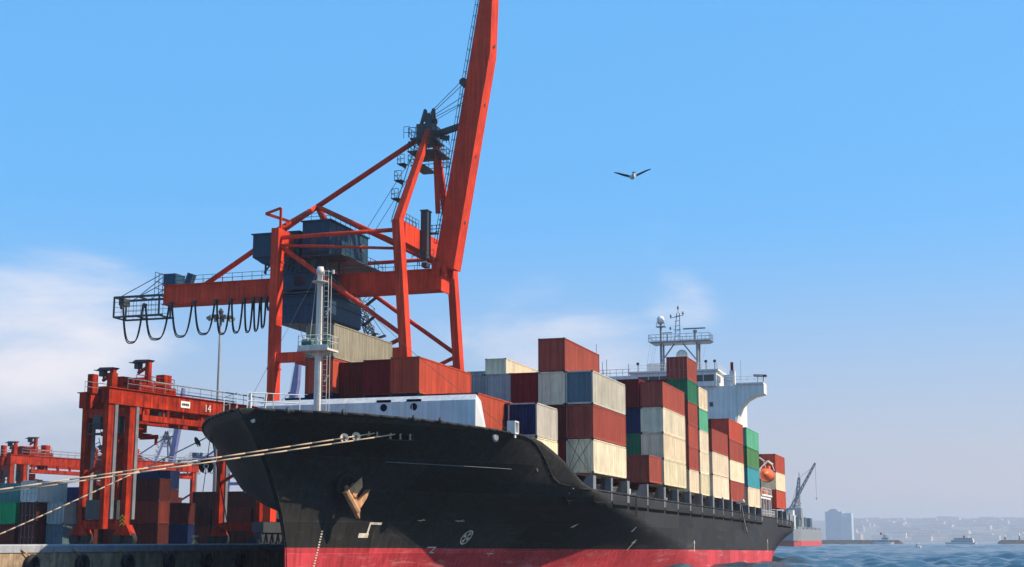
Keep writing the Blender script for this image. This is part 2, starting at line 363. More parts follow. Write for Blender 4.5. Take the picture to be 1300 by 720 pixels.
# ------------------------------------------------------------------ container ship: the hull
C0 = -46.8; HBM = 16.0
def lerp(tab, z):
    if z <= tab[0][0]: return tab[0][1]
    for (a, b_), (c, d) in zip(tab, tab[1:]):
        if z <= c: return b_ + (d - b_) * (z - a) / (c - a)
    return tab[-1][1]
YS = [(-2, 93.2), (0, 93), (2.7, 92.8), (5, 91.9), (7.5, 90.3), (9.5, 88.4), (11.9, 85.4), (13, 84)]
LL = [(0, 75), (2.7, 63), (5, 46), (6.3, 34), (7.5, 28.5), (9.5, 29), (11.9, 33)]
NN = [(0, 1.5), (2.7, 1.6), (5, 1.7), (7.5, 1.75), (9.5, 1.9), (11.9, 2.1)]
AA = [(0, 1.0), (2.7, 1.0), (5, 1.15), (7.5, 1.4), (9.5, 1.28), (11.9, 1.0)]
YE = [(-2, 247), (0, 249), (1.5, 251), (3.5, 258), (5, 266), (7, 267.5)]
def hb(Y, z):
    s = Y - lerp(YS, z)
    if s <= 0: return 0.0
    q_ = min(1, s / lerp(LL, z)); h = HBM * (1 - (1 - q_ ** lerp(AA, z)) ** lerp(NN, z))
    e = lerp(YE, z) - Y                        # stern narrows
    if e < 26:
        k = max(0, 1 - max(0, e) / 26); h -= k ** 2 * (0.9 + 3.2 * max(0, 1 - z / 5.0))
    return h
ZD = [(84, 11.95), (92, 11.95), (97, 11.8), (103, 11.5), (106.3, 11.25), (107.8, 10.9), (109.2, 10.1), (110.6, 9.1), (112, 8.2), (113.3, 7.7), (115, 7.5), (180, 7.2), (268, 6.6)]
def zdeck(Y): return lerp(ZD, Y)
def zboot(Y): return 2.72 - (Y - 90) * 0.0064
ship = empty('container_ship', (C0, 176, 0)); tag(ship, 'large black hulled container ship with red bottom moored along the quay', 'container ship')
ship_parts_world = True
def hull():
    us = [0] + [((i + 1) / 16) ** 1.6 * 0.035 for i in range(16)]
    n2 = 200; us += [0.035 + (1 - 0.035) * (i + 1) / n2 for i in range(n2)]
    ts = [i / 7 for i in range(8)]                 # below the paint line
    us_ = us; rows = []
    for side in (1, -1):
        grid = []
        for u in us_:
            Yr = 85.4 + u * (267.4 - 85.4); zt = zdeck(Yr); zb = zboot(Yr); colz = [-2 + (zb + 2) * k / 5 for k in range(6)] + [zb + (zt - zb) * k / 16 for k in range(1, 17)]
            c = []
            for z in colz:
                y0 = lerp(YS, z); y1 = lerp(YE, z); Y = y0 + u * (y1 - y0)
                c.append((C0 + side * hb(Y, z), Y, z))
            grid.append(c)
        rows.append(grid)
    mb = MB(); nz_ = len(rows[0][0]); nu = len(us_)
    for g in rows: 
        for c in g: mb.v += c
    for s_ in (0, 1):
        o = s_ * nu * nz_
        for i in range(nu - 1):
            for k in range(nz_ - 1):
                a = o + i * nz_ + k; f = (a, a + nz_, a + nz_ + 1, a + 1)
                mb.f.append(f if s_ == 0 else f[::-1]); mb.mi.append(1 if k < 5 else 0)
    for k in range(nz_ - 1):                        # transom
        a = (nu - 1) * nz_ + k; b_ = nu * nz_ + (nu - 1) * nz_ + k
        mb.f.append((a, a + 1, b_ + 1, b_)); mb.mi.append(1 if k < 5 else 0)
    me = bpy.data.meshes.new('hull'); me.from_pydata(mb.v, [], mb.f); me.materials.append(M['hull']); me.materials.append(M['boot'])
    me.polygons.foreach_set('material_index', mb.mi)
    import bmesh
    bm = bmesh.new(); bm.from_mesh(me); bmesh.ops.remove_doubles(bm, verts=bm.verts, dist=0.001); bmesh.ops.recalc_face_normals(bm, faces=bm.faces); bm.to_mesh(me); bm.free()
    me.shade_smooth()
    o = bpy.data.objects.new('hull', me); col.objects.link(o); o.parent = ship
    sm = o.modifiers.new('thick', 'SOLIDIFY'); sm.thickness = 0.16; sm.offset = -1
    return o
hull()
def part(mb, name, mat, smooth=False, label=None, parent=None): 
    return mb.build(name, mat, parent or ship, smooth, None, label)
# decks
def deck_poly(y0, y1, z, inset, n=40):
    L = [];
    for i in range(n + 1):
        Y = y0 + (y1 - y0) * i / n; L.append((hb(Y, z) - inset, Y))
    pts = [(C0 + max(0.05, h), Y) for h, Y in L] + [(C0 - max(0.05, h), Y) for h, Y in reversed(L)]
    return pts
mb = MB(); mb.prism(deck_poly(88.5, 107, 10.6, 0.35), 'Z', 10.45, 10.6); part(mb, 'forecastle_deck', M['deckred'])
mb = MB(); mb.prism(deck_poly(106, 262, 6.2, 0.5, 60), 'Z', 6.0, 6.2); part(mb, 'main_deck', M['deckred'])
mb = MB(); zz_ = [6.2, 7.2, 8.2, 9.2, 10.45]; mb.prism([(C0 + hb(107, z) - .3, z) for z in zz_] + [(C0 - hb(107, z) + .3, z) for z in reversed(zz_)], 'Y', 106.9, 107.15); part(mb, 'bulkhead', M['hullgrey'])
# hatch coaming under the stacks, with pale lockers and vents seen through the side openings
mb = MB()
for y0, y1 in ((109, 116.5), (119, 131.5), (134.5, 147.2), (148.6, 161.5), (163, 176), (178.4, 190.2), (191.8, 204), (207, 219)):
    hw = min(13.1, hb(y0, 6.2) - .9); mb.box(C0 - hw, C0 + hw, y0, y1, 6.2, 8.45)
part(mb, 'hatch_coaming', M['hullgrey'])
mb = MB(); mb.box(C0 - 13.0, C0 + 13.0, 236.5, 251, 6.2, 8.5); part(mb, 'poop_hatch', M['hullgrey'])
for (y, l, z) in ((127.2, 3.0, 8.2), (135.6, 3.6, 8.3), (141.6, 4.4, 7.9), (150.6, 2.0, 8.2), (156.5, 2.4, 7.9), (167, 1.6, 8.1), (183.5, 1.5, 8.0), (210, 2.0, 8.2)):
    mb = MB(); mb.box(C0 + 13.2, C0 + 14.4, y, y + l, 6.25, z); mb.box(C0 + 13.5, C0 + 14.1, y + .2, y + l - .2, z, z + .12); part(mb, 'deck_locker', M['markw'])
# side posts along the open deck edge carrying the outboard stacks
postY = [111.4, 115.2, 119.2, 124.8, 131.2, 139.6, 147.8, 154.8, 162.0, 169.4, 177.2, 184.4, 191.4, 198.4, 206.2, 212.4, 219.4, 237, 243.4, 250.4, 256.5]
for i, y in enumerate(postY):
    mb = MB(); zt = zdeck(y); wd = 0.95 if i in (2, 4, 6, 8, 10, 12, 14, 16, 17, 19) else 0.6
    top = 8.75 if y < 205 else 8.25
    if y > 252: top = 8.0
    x = C0 + hb(y, zt) - 0.1
    lo = zt - 0.7 if y > 122 else zt - 0.05; xs_ = x if y > 122 else x - .12
    mb.box(xs_ - 0.45, x + (0.14 if y > 122 else 0), y - wd / 2, y + wd / 2, lo, top)
    mb.prism([(x - 1.6, zt - .4), (x - 0.4, zt - .4), (x - 0.4, top), (x - 0.7, top)] if y < 122 else [(x - 1.6, 6.2), (x - 0.4, 6.2), (x - 0.4, top), (x - 0.7, top)], 'Y', y - 0.05, y + 0.05)
    part(mb, 'side_post', M['hullgrey'])
    mb = MB(); mb.box(2 * C0 - x - .14, 2 * C0 - x + 0.45, y - wd / 2, y + wd / 2, lo, top); part(mb, 'side_post', M['hullgrey'])
# welded plate frames and freeing ports below the openings
for a, b_ in zip(postY[1:], postY[2:]):
    if 219 < a < 236: continue
    zt = zdeck((a + b_) / 2); x = C0 + hb((a + b_) / 2, zt - 1)
    mb = MB(); mb.box(x + 0.002, x + 0.07, a + 0.55, b_ - 0.55, zt - 1.27, zt - 1.0); part(mb, 'freeing_port', M['slot'])
    mb = MB(); mb.box(x - 0.1, x + 0.10, a + 0.25, b_ - 0.25, zt - 0.99, zt - 0.93); mb.box(x - 0.1, x + 0.06, a + .1, a + .16, zt - 1.0, zt); part(mb, 'rubbing_strake', M['hull'])
pts = [(C0 + hb(y, zdeck(y)) - 0.02, y, zdeck(y) + 0.02) for y in list(np.arange(86.2, 103, 1.0)) + list(np.arange(103, 113, .5)) + list(np.arange(113, 262, 4))]
mb = MB(); mb.path(pts, 0.11, 6); part(mb, 'gunwale_rail', M['hull'], True)
pts = [(2 * C0 - p[0], p[1], p[2]) for p in pts]; mb = MB(); mb.path(pts, 0.11, 6); part(mb, 'gunwale_rail', M['hull'], True)

# breakwater plate across the forecastle
mb = MB()
yb, zb0, zb1 = 101.6, 10.6, 14.2
xr, xl = -35.6, -53.9
holes = [(-43.1, 13.35), (-40.6, 13.35)]
def plate_with_holes(mb, xl, xr, z0, z1, y, holes, r=0.30):
    n = 14; xs = sorted([xl, xr] + [h[0] - .6 for h in holes] + [h[0] + .6 for h in holes])
    hs = sorted(holes)
    def quad(a, b_, c, d): mb.add([(a, y, c), (b_, y, c), (b_, y, d), (a, y, d)], [(0, 1, 2, 3)])
    prev = xl
    for hx, hz in hs:
        quad(prev, hx - .6, z0, z1)
        quad(hx - .6, hx + .6, z0, hz - .6); quad(hx - .6, hx + .6, hz + .6, z1)
        ring = [(hx + r * math.cos(2*math.pi*k/16), y, hz + r * math.sin(2*math.pi*k/16)) for k in range(16)]
        sq = []
        for k in range(16):
            c, s_ = math.cos(2*math.pi*k/16), math.sin(2*math.pi*k/16); m_ = max(abs(c), abs(s_)); sq.append((hx + .6 * c / m_, y, hz + .6 * s_ / m_))
        mb.add(ring + sq, [(k, (k + 1) % 16, 16 + (k + 1) % 16, 16 + k) for k in range(16)])
        prev = hx + .6
    quad(prev, xr, z0, z1)
plate_with_holes(mb, xl, xr, zb0 + .75, zb1 - 0.45, yb, holes); mb.add([(xl + 1.2, yb, zb0), (xr - 1.4, yb, zb0), (xr - 1.4, yb, zb0 + .75), (xl + 1.2, yb, zb0 + .75)], [(0, 1, 2, 3)])
mb.add([(xl, yb, zb1 - .45), (xr, yb, zb1 - .45), (xr - .12, yb + .5, zb1), (xl + .12, yb + .5, zb1)], [(0, 1, 2, 3)])
mb.add([(xr, yb, zb0 + .75), (xr + .45, yb + 1.3, zb0 + .75), (xr + .05, yb + 1.1, zb1 - .45), (xr - .12, yb + .5, zb1), (xr, yb, zb1 - .45)], [(0, 1, 2, 3, 4)])
o = part(mb, 'breakwater', M['breakw'], label='tall pale grey wave breaker plate with round holes')
sm = o.modifiers.new('t', 'SOLIDIFY'); sm.thickness = 0.06; sm.offset = 0
mb = MB()
for i in range(6):
    x = xl + 1.5 + i * 2.9; mb = MB(); mb.prism([(yb + .06, zb0), (yb + 1.3, zb0), (yb + .06, zb1 - 0.6)], 'X', x, x + .05); part(mb, 'breakwater_bracket', M['breakw'])

# hull paint marks follow the plating
def decal(polys, name, mat=None, off=0.035, sub=0.25):
    mb = MB()
    for poly in polys:
        mb.add([(C0 + hb(y, z) + off, y - 0.01, z) for y, z in poly], [tuple(range(len(poly)))])
    o = part(mb, name, mat or M['markw']); return o
def stroke(pts, w_):
    out = []
    for (a, b_), (c, d) in zip(pts, pts[1:]):
        L = math.hypot(c - a, d - b_) or 1; nx, nz2 = -(d - b_) / L * w_ / 2, (c - a) / L * w_ / 2
        k = max(1, int(L / 0.5))
        for i in range(k):
            p = (a + (c - a) * i / k, b_ + (d - b_) * i / k); r_ = (a + (c - a) * (i + 1) / k, b_ + (d - b_) * (i + 1) / k)
            out.append([(p[0] - nx, p[1] - nz2), (r_[0] - nx, r_[1] - nz2), (r_[0] + nx, r_[1] + nz2), (p[0] + nx, p[1] + nz2)])
    return out
decal(stroke([(99.35, 3.62), (100.3, 3.62)], 0.34) + stroke([(100.15, 3.7), (100.15, 4.6)], 0.16) + stroke([(100.15, 4.52), (101.2, 4.5)], 0.17), 'bulbous_bow_mark')
def ring_poly(cy, cz, r0, r1, a0, a1, n=8):
    return [[(cy + r0 * math.cos(a0 + (a1 - a0) * i / n), cz + r0 * math.sin(a0 + (a1 - a0) * i / n)), (cy + r1 * math.cos(a0 + (a1 - a0) * i / n), cz + r1 * math.sin(a0 + (a1 - a0) * i / n)),
             (cy + r1 * math.cos(a0 + (a1 - a0) * (i + 1) / n), cz + r1 * math.sin(a0 + (a1 - a0) * (i + 1) / n)), (cy + r0 * math.cos(a0 + (a1 - a0) * (i + 1) / n), cz + r0 * math.sin(a0 + (a1 - a0) * (i + 1) / n))] for i in range(n)]
pp = ring_poly(110.95, 3.5, 0.46, 0.58, 0, 2 * math.pi, 20)
for k in range(4): pp += ring_poly(110.95, 3.5, 0.0, 0.40, k * math.pi / 2 + .75, k * math.pi / 2 + 1.55, 3)
decal(pp, 'bow_thruster_mark')
dm = []
for k in range(16):
    z = 3.85 - k * 0.19
    y = 95.85 - (3.85 - z) * 0.14; dm += [[(y, z), (y + .16, z), (y + .16, z + .1), (y, z + .1)]]
decal(dm, 'draught_marks')
decal(stroke([(104.5, 4.78), (105.2, 4.82)], .05) + stroke([(104.8, 4.72), (105.0, 4.9)], .05), 'frame_mark')
decal(stroke([(108.3, 4.8), (109.3, 4.78)], .05) + stroke([(108.7, 4.7), (109.0, 4.9)], .05), 'frame_mark')
decal(stroke([(106.9, 2.72), (107.9, 2.72), (107.45, 2.3), (107.95, 2.3)], .09), 'frame_mark')
decal(stroke([(114.7, 2.2), (115.8, 2.15)], .06) + stroke([(115.2, 1.95), (115.4, 2.5)], .06), 'frame_mark')
decal([[(123.6, 4.4), (124.1, 4.4), (124.2, 4.75), (123.8, 4.6)]], 'tug_mark')
for y, z0, z1 in ((139.3, 2.3, 3.15), (163.7, 2.0, 3.1), (224.5, 1.6, 3.3)):
    decal(stroke([(y, z0), (y + .15, z1)], .22) + [[(y - .35, z1 - .15), (y + .55, z1 - .15), (y + .1, z1 + .25)]], 'tug_mark')
decal([[(136.0, 4.1), (136.4, 4.1), (136.3, 4.55), (136.1, 4.55)]], 'tug_mark')
mb = MB(); mb.path([(C0 + hb(y, 8.95) + 0.02, y, 8.95 + (y - 97.9) * -0.02) for y in np.arange(97.6, 107.5, .5)], 0.022, 4); part(mb, 'weld_seam', M['steel'])
# anchor in its pocket
ac = Vector((-43.4, 97.1, 6.6)); au = Vector((.40, .917, 0)); an = Vector((.917, -.40, 0))
def apt(px, py, o_): return ac + au * ((px - 447) * .062) + Vector((0, 0, 1)) * ((628 - py) * .054) + an * (o_ * .75)
apoly = [(425, 626), (431, 624), (451, 605), (452, 618), (442, 633), (446, 638), (463, 621), (458, 634), (449, 648), (449, 661), (437, 643), (430, 632)]
mb = MB()
nn = len(apoly); vs_ = [apt(x, y, 0.55 + .012 * (x - 440)) for x, y in apoly] + [apt(x, y, 0.15) for x, y in apoly]
mb.add(vs_, [tuple(range(nn)), tuple(range(2 * nn - 1, nn - 1, -1))] + [(k, nn + k, nn + (k + 1) % nn, (k + 1) % nn) for k in range(nn)])
mb.tube(apt(440, 634, .75), apt(436, 615, -.6), 0.2, 8); mb.tube(apt(428, 624, .5), apt(447, 652, .5), 0.24, 8)
part(mb, 'anchor', M['rust'])
mb = MB()
bc = apt(433, 617, 0.05); bn = (an + Vector((0, 0, -.25))).normalized(); t1 = bn.cross(Vector((0, 0, 1))).normalized(); t2 = t1.cross(bn)
R0, R1, nA = 0.85, 0.2, 24
for i in range(nA):
    for j in range(8):
        a, b_ = 2 * math.pi * i / nA, 2 * math.pi * j / 8
        mb.v.append(tuple(bc + (t1 * math.cos(a) + t2 * math.sin(a)) * (R0 + R1 * math.cos(b_)) + bn * (R1 * math.sin(b_))))
for i in range(nA):
    for j in range(8):
        mb.f.append((i * 8 + j, ((i + 1) % nA) * 8 + j, ((i + 1) % nA) * 8 + (j + 1) % 8, i * 8 + (j + 1) % 8)); mb.mi.append(0)
part(mb, 'anchor_bolster', M['hull'], True)
# mooring chocks with rollers in the bow plating
def chock(y0, y1, z0, z1, nroll):
    mb = MB(); X = lambda y, z: C0 + hb(y, z); zm = (z0 + z1) / 2
    ys = [y0 + (y1 - y0) * k / 4 for k in range(5)]
    for a, b_ in zip(ys, ys[1:]): mb.add([(X(a, zm) + .12, a, z0), (X(b_, zm) + .12, b_, z0), (X(b_, zm) + .12, b_, z1), (X(a, zm) + .12, a, z1)], [(0, 1, 2, 3)])
    p = part(mb, 'mooring_chock', M['slot'])
    mb = MB()
    for z in (z0, z1):
        for a, b_ in zip(ys, ys[1:]): mb.beam((X(a, zm) + .16, a, z), (X(b_, zm) + .16, b_, z), .05, .05)
    for y in (y0, y1): mb.beam((X(y, zm) + .16, y, z0), (X(y, zm) + .16, y, z1), .05, .05)
    part(mb, 'chock_frame', M['dkgrey'], parent=p)
    for i in range(nroll):
        y = y0 + (y1 - y0) * (i + .3) / max(1, nroll - .4); mb = MB(); mb.lathe([(.11, 0), (.07, .1), (.07, .32), (.11, .42)], (X(y, zm) + .16, y, z0 + .06), 10); part(mb, 'roller', M['rope'], parent=p)
chock(93.9, 94.75, 10.55, 11.05, 2); chock(95.35, 97.1, 10.42, 11.05, 3)
mb = MB(); mb.lathe([(.15, 0), (.16, .05), (.09, .07), (.07, .07)], (0, 0, 0), 14, 'X'); hp = part(mb, 'hawse_hole', M['markw'], True); hp.location = (C0 + hb(86.75, 11.25) + .02, 86.7, 11.25); hp.rotation_euler.z = R(-62)
mb = MB(); mb.lathe([(.34, 0), (.38, .12), (.2, .2), (.18, .2)], (0, 0, 0), 14, 'X'); hp = part(mb, 'hawse_hole', M['steel'], True); hp.location = (C0 + hb(103.46, 11.0) + .0, 103.4, 11.0); hp.rotation_euler.z = R(-20)
for y, z in ((87.9, 12.0), (91.0, 12.05), (95.6, 11.95), (97.6, 11.9)):
    mb = MB(); mb.lathe([(.16, -.12), (.24, -.05), (.24, .05), (.16, .12)], (C0 + hb(y, 11.9), y, z), 12, 'X'); part(mb, 'fairlead', M['dkgrey'], True)
# white fairlead box at the break of the forecastle
mb = MB()
bx_, by_, bz_ = -33.5, 104.6, 11.35
for a in (0, 1):
    mb.box(bx_ - .55, bx_ + .1, by_ + a * .9, by_ + a * .9 + .1, bz_, bz_ + 1.0)
mb.box(bx_ - .55, bx_ + .1, by_ + .1, by_ + .9, bz_ + .9, bz_ + 1.0); mb.box(bx_ - .55, bx_ + .1, by_ + .1, by_ + .9, bz_, bz_ + .1); mb.box(bx_ - .4, bx_ - .3, by_ + .1, by_ + .9, bz_, bz_ + 1); mb.box(bx_ - .1, bx_, by_ + .3, by_ + .6, bz_ - .3, bz_)
part(mb, 'winch_shelter', M['white'])
# bow railing
mb = MB(); rp = [(C0 + hb(y, 11.9) - .12, y, 11.95) for y in (85.9, 87.2, 88.6)]; mb.rail(rp, 1.15, .035, 1.3, (.5, 1.0))
rp = [(C0 - hb(y, 11.9) + .12, y, 11.95) for y in (85.9, 87.2, 88.4)]; mb.rail(rp, 1.15, .03, 1.5, (.5, 1.0))
mb.beam((-47.0, 87.4, 11.85), (-47.0, 87.4, 13.2), .16, .16); mb.beam((-46.6, 88.6, 11.0), (-46.2, 88.2, 13.3), .1, .1); mb.beam((-46.6, 88.6, 11.0), (-46.9, 89.4, 13.3), .1, .1)
part(mb, 'bow_railing', M['white'])
# foremast
mb = MB(); fx, fy = -46.8, 97.5
mb.lathe([(.28, 0), (.27, 3), (.25, 7), (.22, 12.75), (.29, 12.8), (.29, 13.1), (.25, 13.15), (.25, 13.3)], (fx, fy, 10.6), 20)
fm = part(mb, 'foremast', M['cream'], True)
for p_ in fm.data.polygons: p_.use_smooth = abs(p_.normal.z) < .5
mb = MB(); mb.prism([(fx - 1.25, fy - 1.0), (fx + 1.2, fy - 1.0), (fx + 1.2, fy + 1.0), (fx - 1.25, fy + 1.0)], 'Z', 17.35, 17.5)
for s_ in (-1, 1): mb.prism([(fx - .1, 16.9), (fx + 1.15 * s_, 17.3), (fx + .1, 17.3)] if s_ > 0 else [(fx + .1, 16.9), (fx - .1, 17.3), (fx - 1.15, 17.3)], 'Y', fy - .06, fy + .06)
mb.prism([(fx - 1.25, 17.5), (fx + 1.2, 17.5), (fx + 1.2, 17.75), (fx - 1.25, 17.75)], 'Y', fy - 1.02, fy - .98)
part(mb, 'crow_platform', M['cream'], parent=fm)
mb = MB(); mb.rail([(fx - 1.22, fy - .97, 17.5), (fx + 1.17, fy - .97, 17.5), (fx + 1.17, fy + .97, 17.5), (fx - 1.22, fy + .97, 17.5), (fx - 1.22, fy - .97, 17.5)], 1.0, .028, .8)
part(mb, 'platform_railing', M['cream'], parent=fm)
mb = MB(); mb.lathe([(.2, -.45), (.3, -.4), (.3, .4), (.2, .45)], (fx - .55, fy - .72, 17.95), 12, 'X'); part(mb, 'floodlight', M['deckgreen'], parent=fm)
mb = MB(); mb.lathe([(.12, -.2), (.3, .0), (.33, .3), (.1, .32)], (fx + .8, fy - .6, 18.0), 12, 'X'); part(mb, 'floodlight', M['deckgreen'], parent=fm)
mb = MB(); mb.lathe([(.34, 0), (.62, .0), (.62, .06), (.34, .06)], (fx, fy, 22.7), 18); mb.beam((fx + .3, fy, 23.6), (fx + 1.1, fy, 23.45), .06, .06); mb.tube((fx + 1.1, fy, 23.3), (fx + 1.1, fy, 23.6), .1, 8)
part(mb, 'mast_ring', M['cream'], parent=fm)
mb = MB(); mb.ladder((fx + .62, fy - .1, 10.7), (fx + .58, fy - .1, 23.6), (1, 0, 0), .36, .4, .022); mb.tube((fx + 1.0, fy, 10.8), (fx + .95, fy, 23.3), .018, 4); mb.tube((fx - .9, fy + .2, 17.6), (fx - .3, fy, 23), .018, 4)
for z in (15.3, 20.4): mb.path([(fx + .6, fy - .1, z), (fx + 1.0, fy - .3, z + .15), (fx + .7, fy - .3, z - .3)], .04, 4)
part(mb, 'ladder', M['cream'], parent=fm)
mb = MB(); mb.path([(fx, fy, 23.9), (-41, 101.5, 17.8), (-33.6, 104.2, 11.4)], .018, 4); mb.tube((fx, fy, 23.9), (-49.0, 90, 12), .016, 4); part(mb, 'stay_wire', M['dkgrey'], parent=fm)
# small deck gear ahead of the breakwater
mb = MB()
for x, y in ((-48.9, 98.4), (-44.5, 98.4), (-42.3, 98.9)):
    mb.lathe([(.32, 0), (.32, .5), (.42, .52), (.42, .6)], (x, y, 10.6), 12); mb.box(x - .9, x + .9, y + .4, y + .9, 10.6, 11.4)
part(mb, 'mooring_winch', M['deckgreen'])
mb = MB(); mb.rail([(-45.6, 98.8, 11.9), (-43.4, 98.8, 11.9)], .6, .025, .8); mb.beam((-44.2, 98.8, 10.6), (-44.2, 98.8, 12.3), .07, .07); part(mb, 'pipe_frame', M['white'])

# accommodation block, bridge wing, masts
mb = MB()
mb.box(-60.2, -34.75, 222, 234, 6.2, 27.2)
house = part(mb, 'accommodation', M['white'])
mb = MB()
# curved wing bracket, port side (profile in X-Z)
prof = [(-34.77, 27.2), (-34.77, 20.5), (-34.45, 22.4), (-33.9, 23.9), (-33.0, 24.9), (-31.9, 25.5), (-30.3, 25.85), (-30.3, 27.35), (-34.77, 27.35)]
mb.prism(prof, 'Y', 222.3, 225.6); mb.box(-34.6, -30.35, 222.1, 225.8, 27.35, 27.6)
part(mb, 'bridge_wing', M['white'], parent=house)
mb = MB(); prof = [(2 * C0 - x, z) for x, z in prof]; mb.prism(prof, 'Y', 222.3, 225.6); part(mb, 'bridge_wing', M['white'], parent=house)
mb = MB(); mb.box(-51.4, -37.6, 221.6, 230, 27.2, 29.6); mb.box(-51.7, -37.2, 221.3, 230.3, 29.6, 29.85); mb.box(-59.4, -51.4, 222.4, 229, 27.2, 29.35); part(mb, 'wheelhouse', M['white'], parent=house)
for i in range(7):
    x = -50.1 + i * 1.76; mb = MB(); mb.box(x, x + 1.6, 221.55, 221.59, 28.0, 29.0); part(mb, 'window', M['glass'], parent=house)
mb = MB(); mb.box(-37.58, -37.55, 222.3, 225.5, 28.0, 29.0); part(mb, 'window', M['glass'], parent=house)
for z in (24.0, 21.2, 18.4):
    for x in (-38.8, -41.8, -44.8, -47.8, -50.8): mb = MB(); mb.box(x, x + .55, 221.95, 221.99, z, z + .7); part(mb, 'window', M['glass'], parent=house)
mb = MB(); mb.rail([(-37.3, 222.2, 27.6), (-30.5, 222.2, 27.6), (-30.5, 225.7, 27.6)], 1.0, .035, 1.2); mb.rail([(-51.5, 221.6, 29.85), (-37.4, 221.6, 29.85), (-37.4, 230, 29.85)], 1.0, .03, 1.5)
part(mb, 'railing', M['white'], parent=house)
mb = MB(); mb.beam((-31.9, 223, 28.75), (-29.9, 223, 28.65), .9, .3); mb.tube((-31.3, 223, 27.6), (-31.3, 223, 28.7), .05, 5); mb.tube((-30.4, 223, 27.6), (-30.4, 223, 28.7), .05, 5); part(mb, 'wing_canopy', M['dkgrey'], parent=house)
mb = MB(); mb.tube((-34.0, 223.5, 27.6), (-34.0, 223.5, 31.3), .03, 5); part(mb, 'whip_antenna', M['steel'], parent=house)
mb = MB(); mb.box(-35.6, -34.8, 222.4, 223.4, 27.2, 29.6); mb.box(-36.6, -35.6, 222.6, 225, 27.2, 29.0); part(mb, 'signal_locker', M['white'], parent=house)
mb = MB(); mb.box(-35.4, -34.95, 222.2, 222.36, 29.6, 30.9); part(mb, 'signal_flag_box', M['red'], parent=house)
for x in (-39.3, -37.9, -50.3): mb = MB(); mb.tube((x, 222.5, 29.8), (x, 222.5, 31.1), .06, 6); mb.lathe([(.12, -.1), (.24, .0), (.24, .25), (.1, .35)], (x, 222.4, 31.1), 10); part(mb, 'searchlight', M['black'], parent=house)
mb = MB()
for x, h in ((-57.3, 5.2), (-56.3, 2.2), (-55.6, 2.6), (-52.0, 1.8)): mb.tube((x, 223, 29.35), (x, 223, 29.6 + h), .05, 5)
mb.rail([(-59.2, 222.6, 29.35), (-51.8, 222.6, 29.35)], 1.1, .035, 1.0, (.5, 1)); part(mb, 'aerial_rack', M['steel'], parent=house)
# radar mast
rm = MB(); Y0 = 225.0
for x in (-47.0, -41.1):
    rm.tube((x, Y0, 29.6), (x, Y0, 34.8), .2, 8); rm.tube((x, Y0 + 2, 29.6), (x, Y0 + 2, 34.8), .16, 8)
rm.beam((-46.9, Y0, 31.8), (-44.8, Y0, 34.6), .2, .2); rm.beam((-41.2, Y0, 31.8), (-43.4, Y0, 34.6), .2, .2)
rmo = part(rm, 'radar_mast', M['steel'])
mb = MB(); mb.prism([(-49.0, 35.0), (-48.5, 34.7), (-39.4, 34.7), (-38.9, 35.0)], 'Y', Y0 - .8, Y0 + 2.8); part(mb, 'mast_platform', M['steel'], parent=rmo)
mb = MB(); mb.rail([(-48.9, Y0 - .7, 35.0), (-39, Y0 - .7, 35.0), (-39, Y0 + 2.6, 35), (-48.9, Y0 + 2.6, 35), (-48.9, Y0 - .7, 35)], 1.1, .04, 1.3); part(mb, 'platform_railing', M['steel'], parent=rmo)
mb = MB(); mb.lathe([(.35, -.9), (.8, -.5), (.95, 0), (.85, .5), (.5, .85), (.1, 1.0)], (-43.6, Y0, 32.6), 18); mb.lathe([(.3, 0), (.3, 2.2)], (-43.6, Y0, 29.6), 10); part(mb, 'radome', M['cream'], True, parent=rmo)
mb = MB(); mb.lathe([(.5, -.3), (.62, .0), (.62, .5), (.4, .85), (.08, .95)], (-47.0, Y0, 38.3), 16); part(mb, 'radome', M['white'], True, parent=rmo)
mb = MB(); mb.tube((-47.0, Y0, 35), (-47, Y0, 38), .17, 8); mb.box(-47.7, -46.2, Y0 - .6, Y0 + .6, 37.4, 37.5); mb.rail([(-47.6, Y0 - .5, 37.5), (-46.3, Y0 - .5, 37.5)], .6, .03, .7); part(mb, 'radome_post', M['steel'], parent=rmo)
mb = MB()
for dx in (-.45, .45): mb.tube((-44.3 + dx, Y0, 35), (-44.1 + dx * .5, Y0, 39.6), .07, 6)
for z in (35.8, 36.6, 37.4, 38.2, 39.0): mb.tube((-44.7, Y0, z), (-43.8, Y0, z + .2), .045, 5)
mb.beam((-45.4, Y0, 38.8), (-43.2, Y0, 39.2), .08, .08); mb.beam((-44.9, Y0, 36.9), (-43.7, Y0, 36.9), .08, .08); mb.tube((-44.1, Y0, 39.5), (-44.1, Y0, 40.9), .05, 5)
for x, z in ((-45.3, 38.9), (-43.3, 39.3), (-45.4, 36.9), (-44.1, 40.2)): mb.lathe([(.12, 0), (.18, .2), (.1, .5)], (x, Y0, z), 8)
part(mb, 'signal_mast', M['steel'], parent=rmo)
mb = MB(); mb.tube((-41.4, Y0, 35), (-41.4, Y0, 36.5), .16, 8); mb.lathe([(.3, 0), (.35, .3), (.15, .45)], (-41.4, Y0, 36.3), 10); part(mb, 'scanner_pedestal', M['steel'], parent=rmo)
mb = MB(); mb.box(-43.3, -39.7, Y0 - .12, Y0 + .12, 36.85, 37.05); part(mb, 'radar_scanner', M['steel'], parent=rmo)
mb = MB(); mb.tube((-45.9, Y0 - .3, 35), (-45.9, Y0 - .3, 36.2), .1, 8); mb.box(-46.7, -45.1, Y0 - .42, Y0 - .2, 36.3, 36.45); part(mb, 'radar_scanner', M['steel'], parent=rmo)
mb = MB()
for x in (-48.6, -48.0, -47.6, -46.2, -40.2, -39.5): mb = MB(); mb.tube((x, Y0 - .6, 34.8), (x * .98 - 1.4, 222.4, 29.9), .018, 3); part(mb, 'halyard', M['steel'], parent=rmo)
